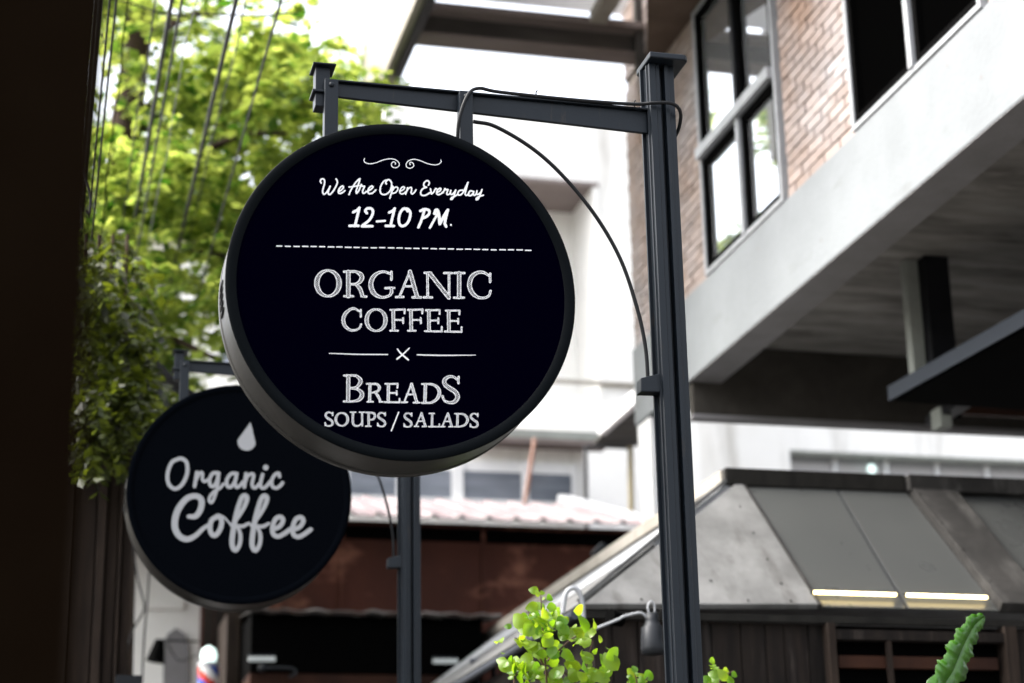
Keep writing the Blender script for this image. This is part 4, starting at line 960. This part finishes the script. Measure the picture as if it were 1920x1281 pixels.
def spray(c, dirv, size, rn):
    # pinnate spray: leaflets either side of a drooping stalk
    side = dirv.cross(Vector((0, 0, 1))).normalized(); side = (side+Vector((rn.normal()*.25, rn.normal()*.25, rn.normal()*.35))).normalized()
    nl = rn.integers(4, 7)
    for k in range(nl):
        s = k/nl; p = c+dirv*size*(.15+.85*s)+Vector((0, 0, -.25*size*s*s))
        for sgn in (-1, 1):
            ll = size*(.42-.12*s)*rn.uniform(.8, 1.2); ld = (side*sgn+dirv*.55+Vector((0, 0, rn.uniform(-.5, .1)))).normalized()
            wd = ld.cross(Vector((rn.normal()*.5, rn.normal()*.5, 1))).normalized()*ll*.34
            up = ld.cross(wd).normalized()*ll*.05
            o = len(V); V.extend([p, p+ld*ll*.5+wd+up, p+ld*ll, p+ld*ll*.5-wd+up]); Fq.append((o, o+1, o+2, o+3))
cnt = 0; tries = 0
while cnt < 345 and tries < 20000:
    tries += 1
    x, y = rng.uniform(140, 705), rng.uniform(-60, 800)
    if rng.uniform() > inside(x, y)*.62: continue
    c = at(x, y, Y=rng.uniform(11.2, 15.0)); rad = rng.uniform(.10, .24); cnt += 1
    for _ in range(rng.integers(7, 13)):
        v = Vector(rng.normal(size=3)); v.normalize()
        dv = Vector((v.x, v.y, v.z*.35-.1)).normalized()
        spray(c+v*rad*rng.uniform(.2, 1), dv, rng.uniform(.15, .31), rng)
print('leaves', len(Fq))
me = bpy.data.meshes.new('crown'); me.from_pydata([tuple(v) for v in V], [], Fq); me.materials.append(M['leaf']); me.update()
co = bpy.data.objects.new('crown', me); COL.objects.link(co); co.parent = tr; co.matrix_parent_inverse = parent_inv(tr)

V = []; Fq = []
for _ in range(100):
    x = rng.uniform(120, 300); y = rng.uniform(430, 830)
    if x > 215+(y-430)*.28 and y < 640: continue
    if x > 245 and y > 640: continue
    if rng.uniform() < .12: continue
    c = at(x, y, Y=rng.uniform(8.6, 9.5))
    for _ in range(rng.integers(4, 10)):
        v = Vector(rng.normal(size=3)); v.normalize(); dv = Vector((v.x*.6, v.y*.6, -.7+v.z*.3)).normalized()
        spray(c+v*rng.uniform(.02, .17), dv, rng.uniform(.11, .21), rng)
cv = thing('hanging_creeper', 'green creeper with shade-darkened leaves hanging over the timber shop corner beside the cables', 'creeper', at(210, 700, Y=9.2))
me = bpy.data.meshes.new('foliage'); me.from_pydata([tuple(v) for v in V], [], Fq); me.materials.append(M['shadeleaf']); me.update()
co = bpy.data.objects.new('foliage', me); COL.objects.link(co); co.parent = cv; co.matrix_parent_inverse = parent_inv(cv)
for x in (160, 185, 212, 236): MB().tube(crom([at(x+rng.normal()*4, y, Y=9.1) for y in (440, 560, 680, 800)], 6), .009, 6).build('vine', M['bark'], cv)

# ================================================================== SHRUBS in front of the pavilion
def leafmesh(name, L, W, cup, m):
    mb = MB(); vs = []; n = 7
    for i in range(n):
        t = i/(n-1); wv = W*(sin(pi*min(1, t**.8*.97+.01))**.75)*.5; zz = -cup*(t-.3)**2*L
        vs += [(-wv, t*L, zz+wv*.25), (0, t*L, zz), (wv, t*L, zz+wv*.25)]
    fs = []
    for i in range(n-1):
        a = i*3; fs += [(a, a+1, a+4, a+3), (a+1, a+2, a+5, a+4)]
    mb.add(vs, fs, 0, True); return mb.mesh(name, m)
LM = [leafmesh('leaf', .058, .048, .6, M['lime']), leafmesh('leaf', .046, .036, .9, M['lime']), leafmesh('leaf', .070, .050, .4, M['lime'])]
def shrub(label, stems, leaves, Y0, nfill):
    t = thing('leafy_shrub', label, 'shrub', Vector((at(stems[0][0][0], 1281, Y=Y0).x, Y0, 0)), 'lime green shrubs along the bottom edge')
    for i, st in enumerate(stems):
        P_ = [at(x, y, Y=Y0+.02*i) for x, y in st]
        c = crom(P_, 6)
        if i == 0: c = [Vector((P_[0].x, Y0, .0))]+c
        MB().tube(c, [.0045-.003*k/(len(c)-1) for k in range(len(c))], 6).build('stem', M['stem'], t)
    for (x, y, a, s, mi, tilt) in leaves:
        p = at(x, y, Y=Y0+random.uniform(-.06, .06))
        o = inst('leaf', LM[mi], t, p, (radians(62+tilt), 0, 0), (s, s, s))
        # in-plane turn: leaf long axis (+Y local) rotated about view-facing axis
        m = Matrix.Rotation(radians(a), 3, 'Y') @ Matrix.Rotation(radians(72+tilt), 3, 'X')
        o.rotation_euler = m.to_euler()
    for _ in range(nfill[0]):
        st = random.choice(stems); k = random.random(); i = min(int(k*(len(st)-1)), len(st)-2); f = k*(len(st)-1)-i
        x = st[i][0]*(1-f)+st[i+1][0]*f+random.gauss(0, nfill[1]); y = st[i][1]*(1-f)+st[i+1][1]*f+random.gauss(0, nfill[1]*.7)
        p = at(x, y, Y=Y0+random.uniform(-.12, .12))
        m = Matrix.Rotation(radians(random.uniform(-100, 100)), 3, 'Y') @ Matrix.Rotation(radians(random.uniform(20, 100)), 3, 'X') @ Matrix.Rotation(random.uniform(-.8, .8), 3, 'Y')
        s = random.uniform(.45, 1.3)*random.uniform(.8, 1); inst('leaf', random.choice(LM), t, p, m.to_euler(), (s, s, s))
    return t
ms_stems = [[(1034, 1400), (1022, 1240), (1017, 1170), (1014, 1115)], [(1030, 1270), (1000, 1215), (965, 1196)], [(1026, 1240), (1070, 1200), (1098, 1186)], [(1024, 1226), (1060, 1262), (1090, 1290)], [(1090, 1340), (1100, 1250), (1112, 1200)], [(970, 1330), (962, 1260), (955, 1235)], [(1020, 1280), (985, 1262), (960, 1266)], [(1018, 1190), (1000, 1165), (990, 1145)], [(1018, 1180), (1040, 1165), (1055, 1160)], [(1095, 1290), (1125, 1262), (1150, 1256)]]
big = [(1010, 1110, -72, .62, 0, 10), (1016, 1116, 20, .5, 1, 0), (1025, 1124, 62, .62, 0, -5), (1010, 1136, -100, .8, 0, 5), (1025, 1140, 80, .72, 0, 12), (1052, 1176, 15, .9, 0, 0), (960, 1176, -80, .6, 1, 10), (975, 1180, 70, .6, 1, 0), (1096, 1215, 10, .9, 0, 0), (1120, 1262, 82, .95, 2, 8), (1108, 1245, -30, .9, 0, 15), (1085, 1190, 40, .5, 1, 0), (950, 1245, -60, .7, 0, 0), (965, 1250, 60, .6, 1, 10), (1000, 1235, -85, .8, 0, 0), (1050, 1230, -75, .8, 0, 8)]
shrub('leafy lime green shrub left of the big post at the bottom', ms_stems, big, 6.35, (185, 16))
shrub('small sprig of lime leaves just left of the big post at the bottom edge', [[(1200, 1400), (1195, 1290), (1190, 1262)], [(1198, 1290), (1215, 1270)]], [(1190, 1262, 5, .55, 0, 0), (1208, 1272, 60, .85, 0, 5), (1186, 1272, -60, .5, 1, 0), (1200, 1282, -80, .8, 0, 0), (1196, 1268, -20, .4, 1, 0)], 6.35, (8, 8))
shrub('small sprig of lime leaves just right of the big post at the bottom edge', [[(1350, 1400), (1350, 1290), (1348, 1250)], [(1350, 1270), (1375, 1258)]], [(1336, 1252, 75, .0001, 0, 0), (1330, 1240, 80, .55, 0, 0), (1356, 1262, 60, .6, 0, 0), (1372, 1268, 55, .55, 0, 0), (1350, 1268, -70, .75, 0, 0), (1335, 1282, -65, .85, 0, 8), (1365, 1282, 40, .7, 0, 0)], 6.35, (10, 9))

# cactus-like stem at lower right
ct = thing('ridged_cactus', 'green ridged cactus stem with wavy edges leaning up at the bottom right', 'cactus', Vector((at(1760, 1400, Y=6.0).x, 6.0, 0)))
ax_ = [(1752, 1420), (1765, 1300), (1785, 1258), (1800, 1222), (1812, 1196), (1828, 1170), (1845, 1156)]
axp = crom([at(x, y, Y=6.0) for x, y in ax_], 8)
axp = [Vector((axp[0].x, 6.0, 1.0))]+axp
for w_i, phi in enumerate((.25, 3.3, 1.8)):
    mb = MB(); vs = []
    for i, p in enumerate(axp):
        s = i/(len(axp)-1); wd = (.056*(1-s)**.55+.012)*(1+.15*sin(i*.75+w_i*2)+.10*sin(i*1.9+w_i))*(1 if w_i < 2 else .35)
        t = (axp[min(i+1, len(axp)-1)]-axp[max(i-1, 0)]).normalized(); a = t.orthogonal().normalized(); a = (Vector((1, 0, 0))-t*t.x).normalized(); b = t.cross(a)
        d = a*cos(phi)+b*sin(phi); n_ = t.cross(d)
        vs += [p+n_*.007, p+d*wd+n_*.001, p+d*wd-n_*.001, p-n_*.007]
    m_ = len(axp); fs = []
    for i in range(m_-1):
        for k in range(4): fs.append((i*4+k, i*4+(k+1) % 4, (i+1)*4+(k+1) % 4, (i+1)*4+k))
    fs.append((m_*4-4, m_*4-3, m_*4-2, m_*4-1)); mb.add(vs, fs, 0, True); mb.build('wing', M['cactus'], ct, fixn=True)
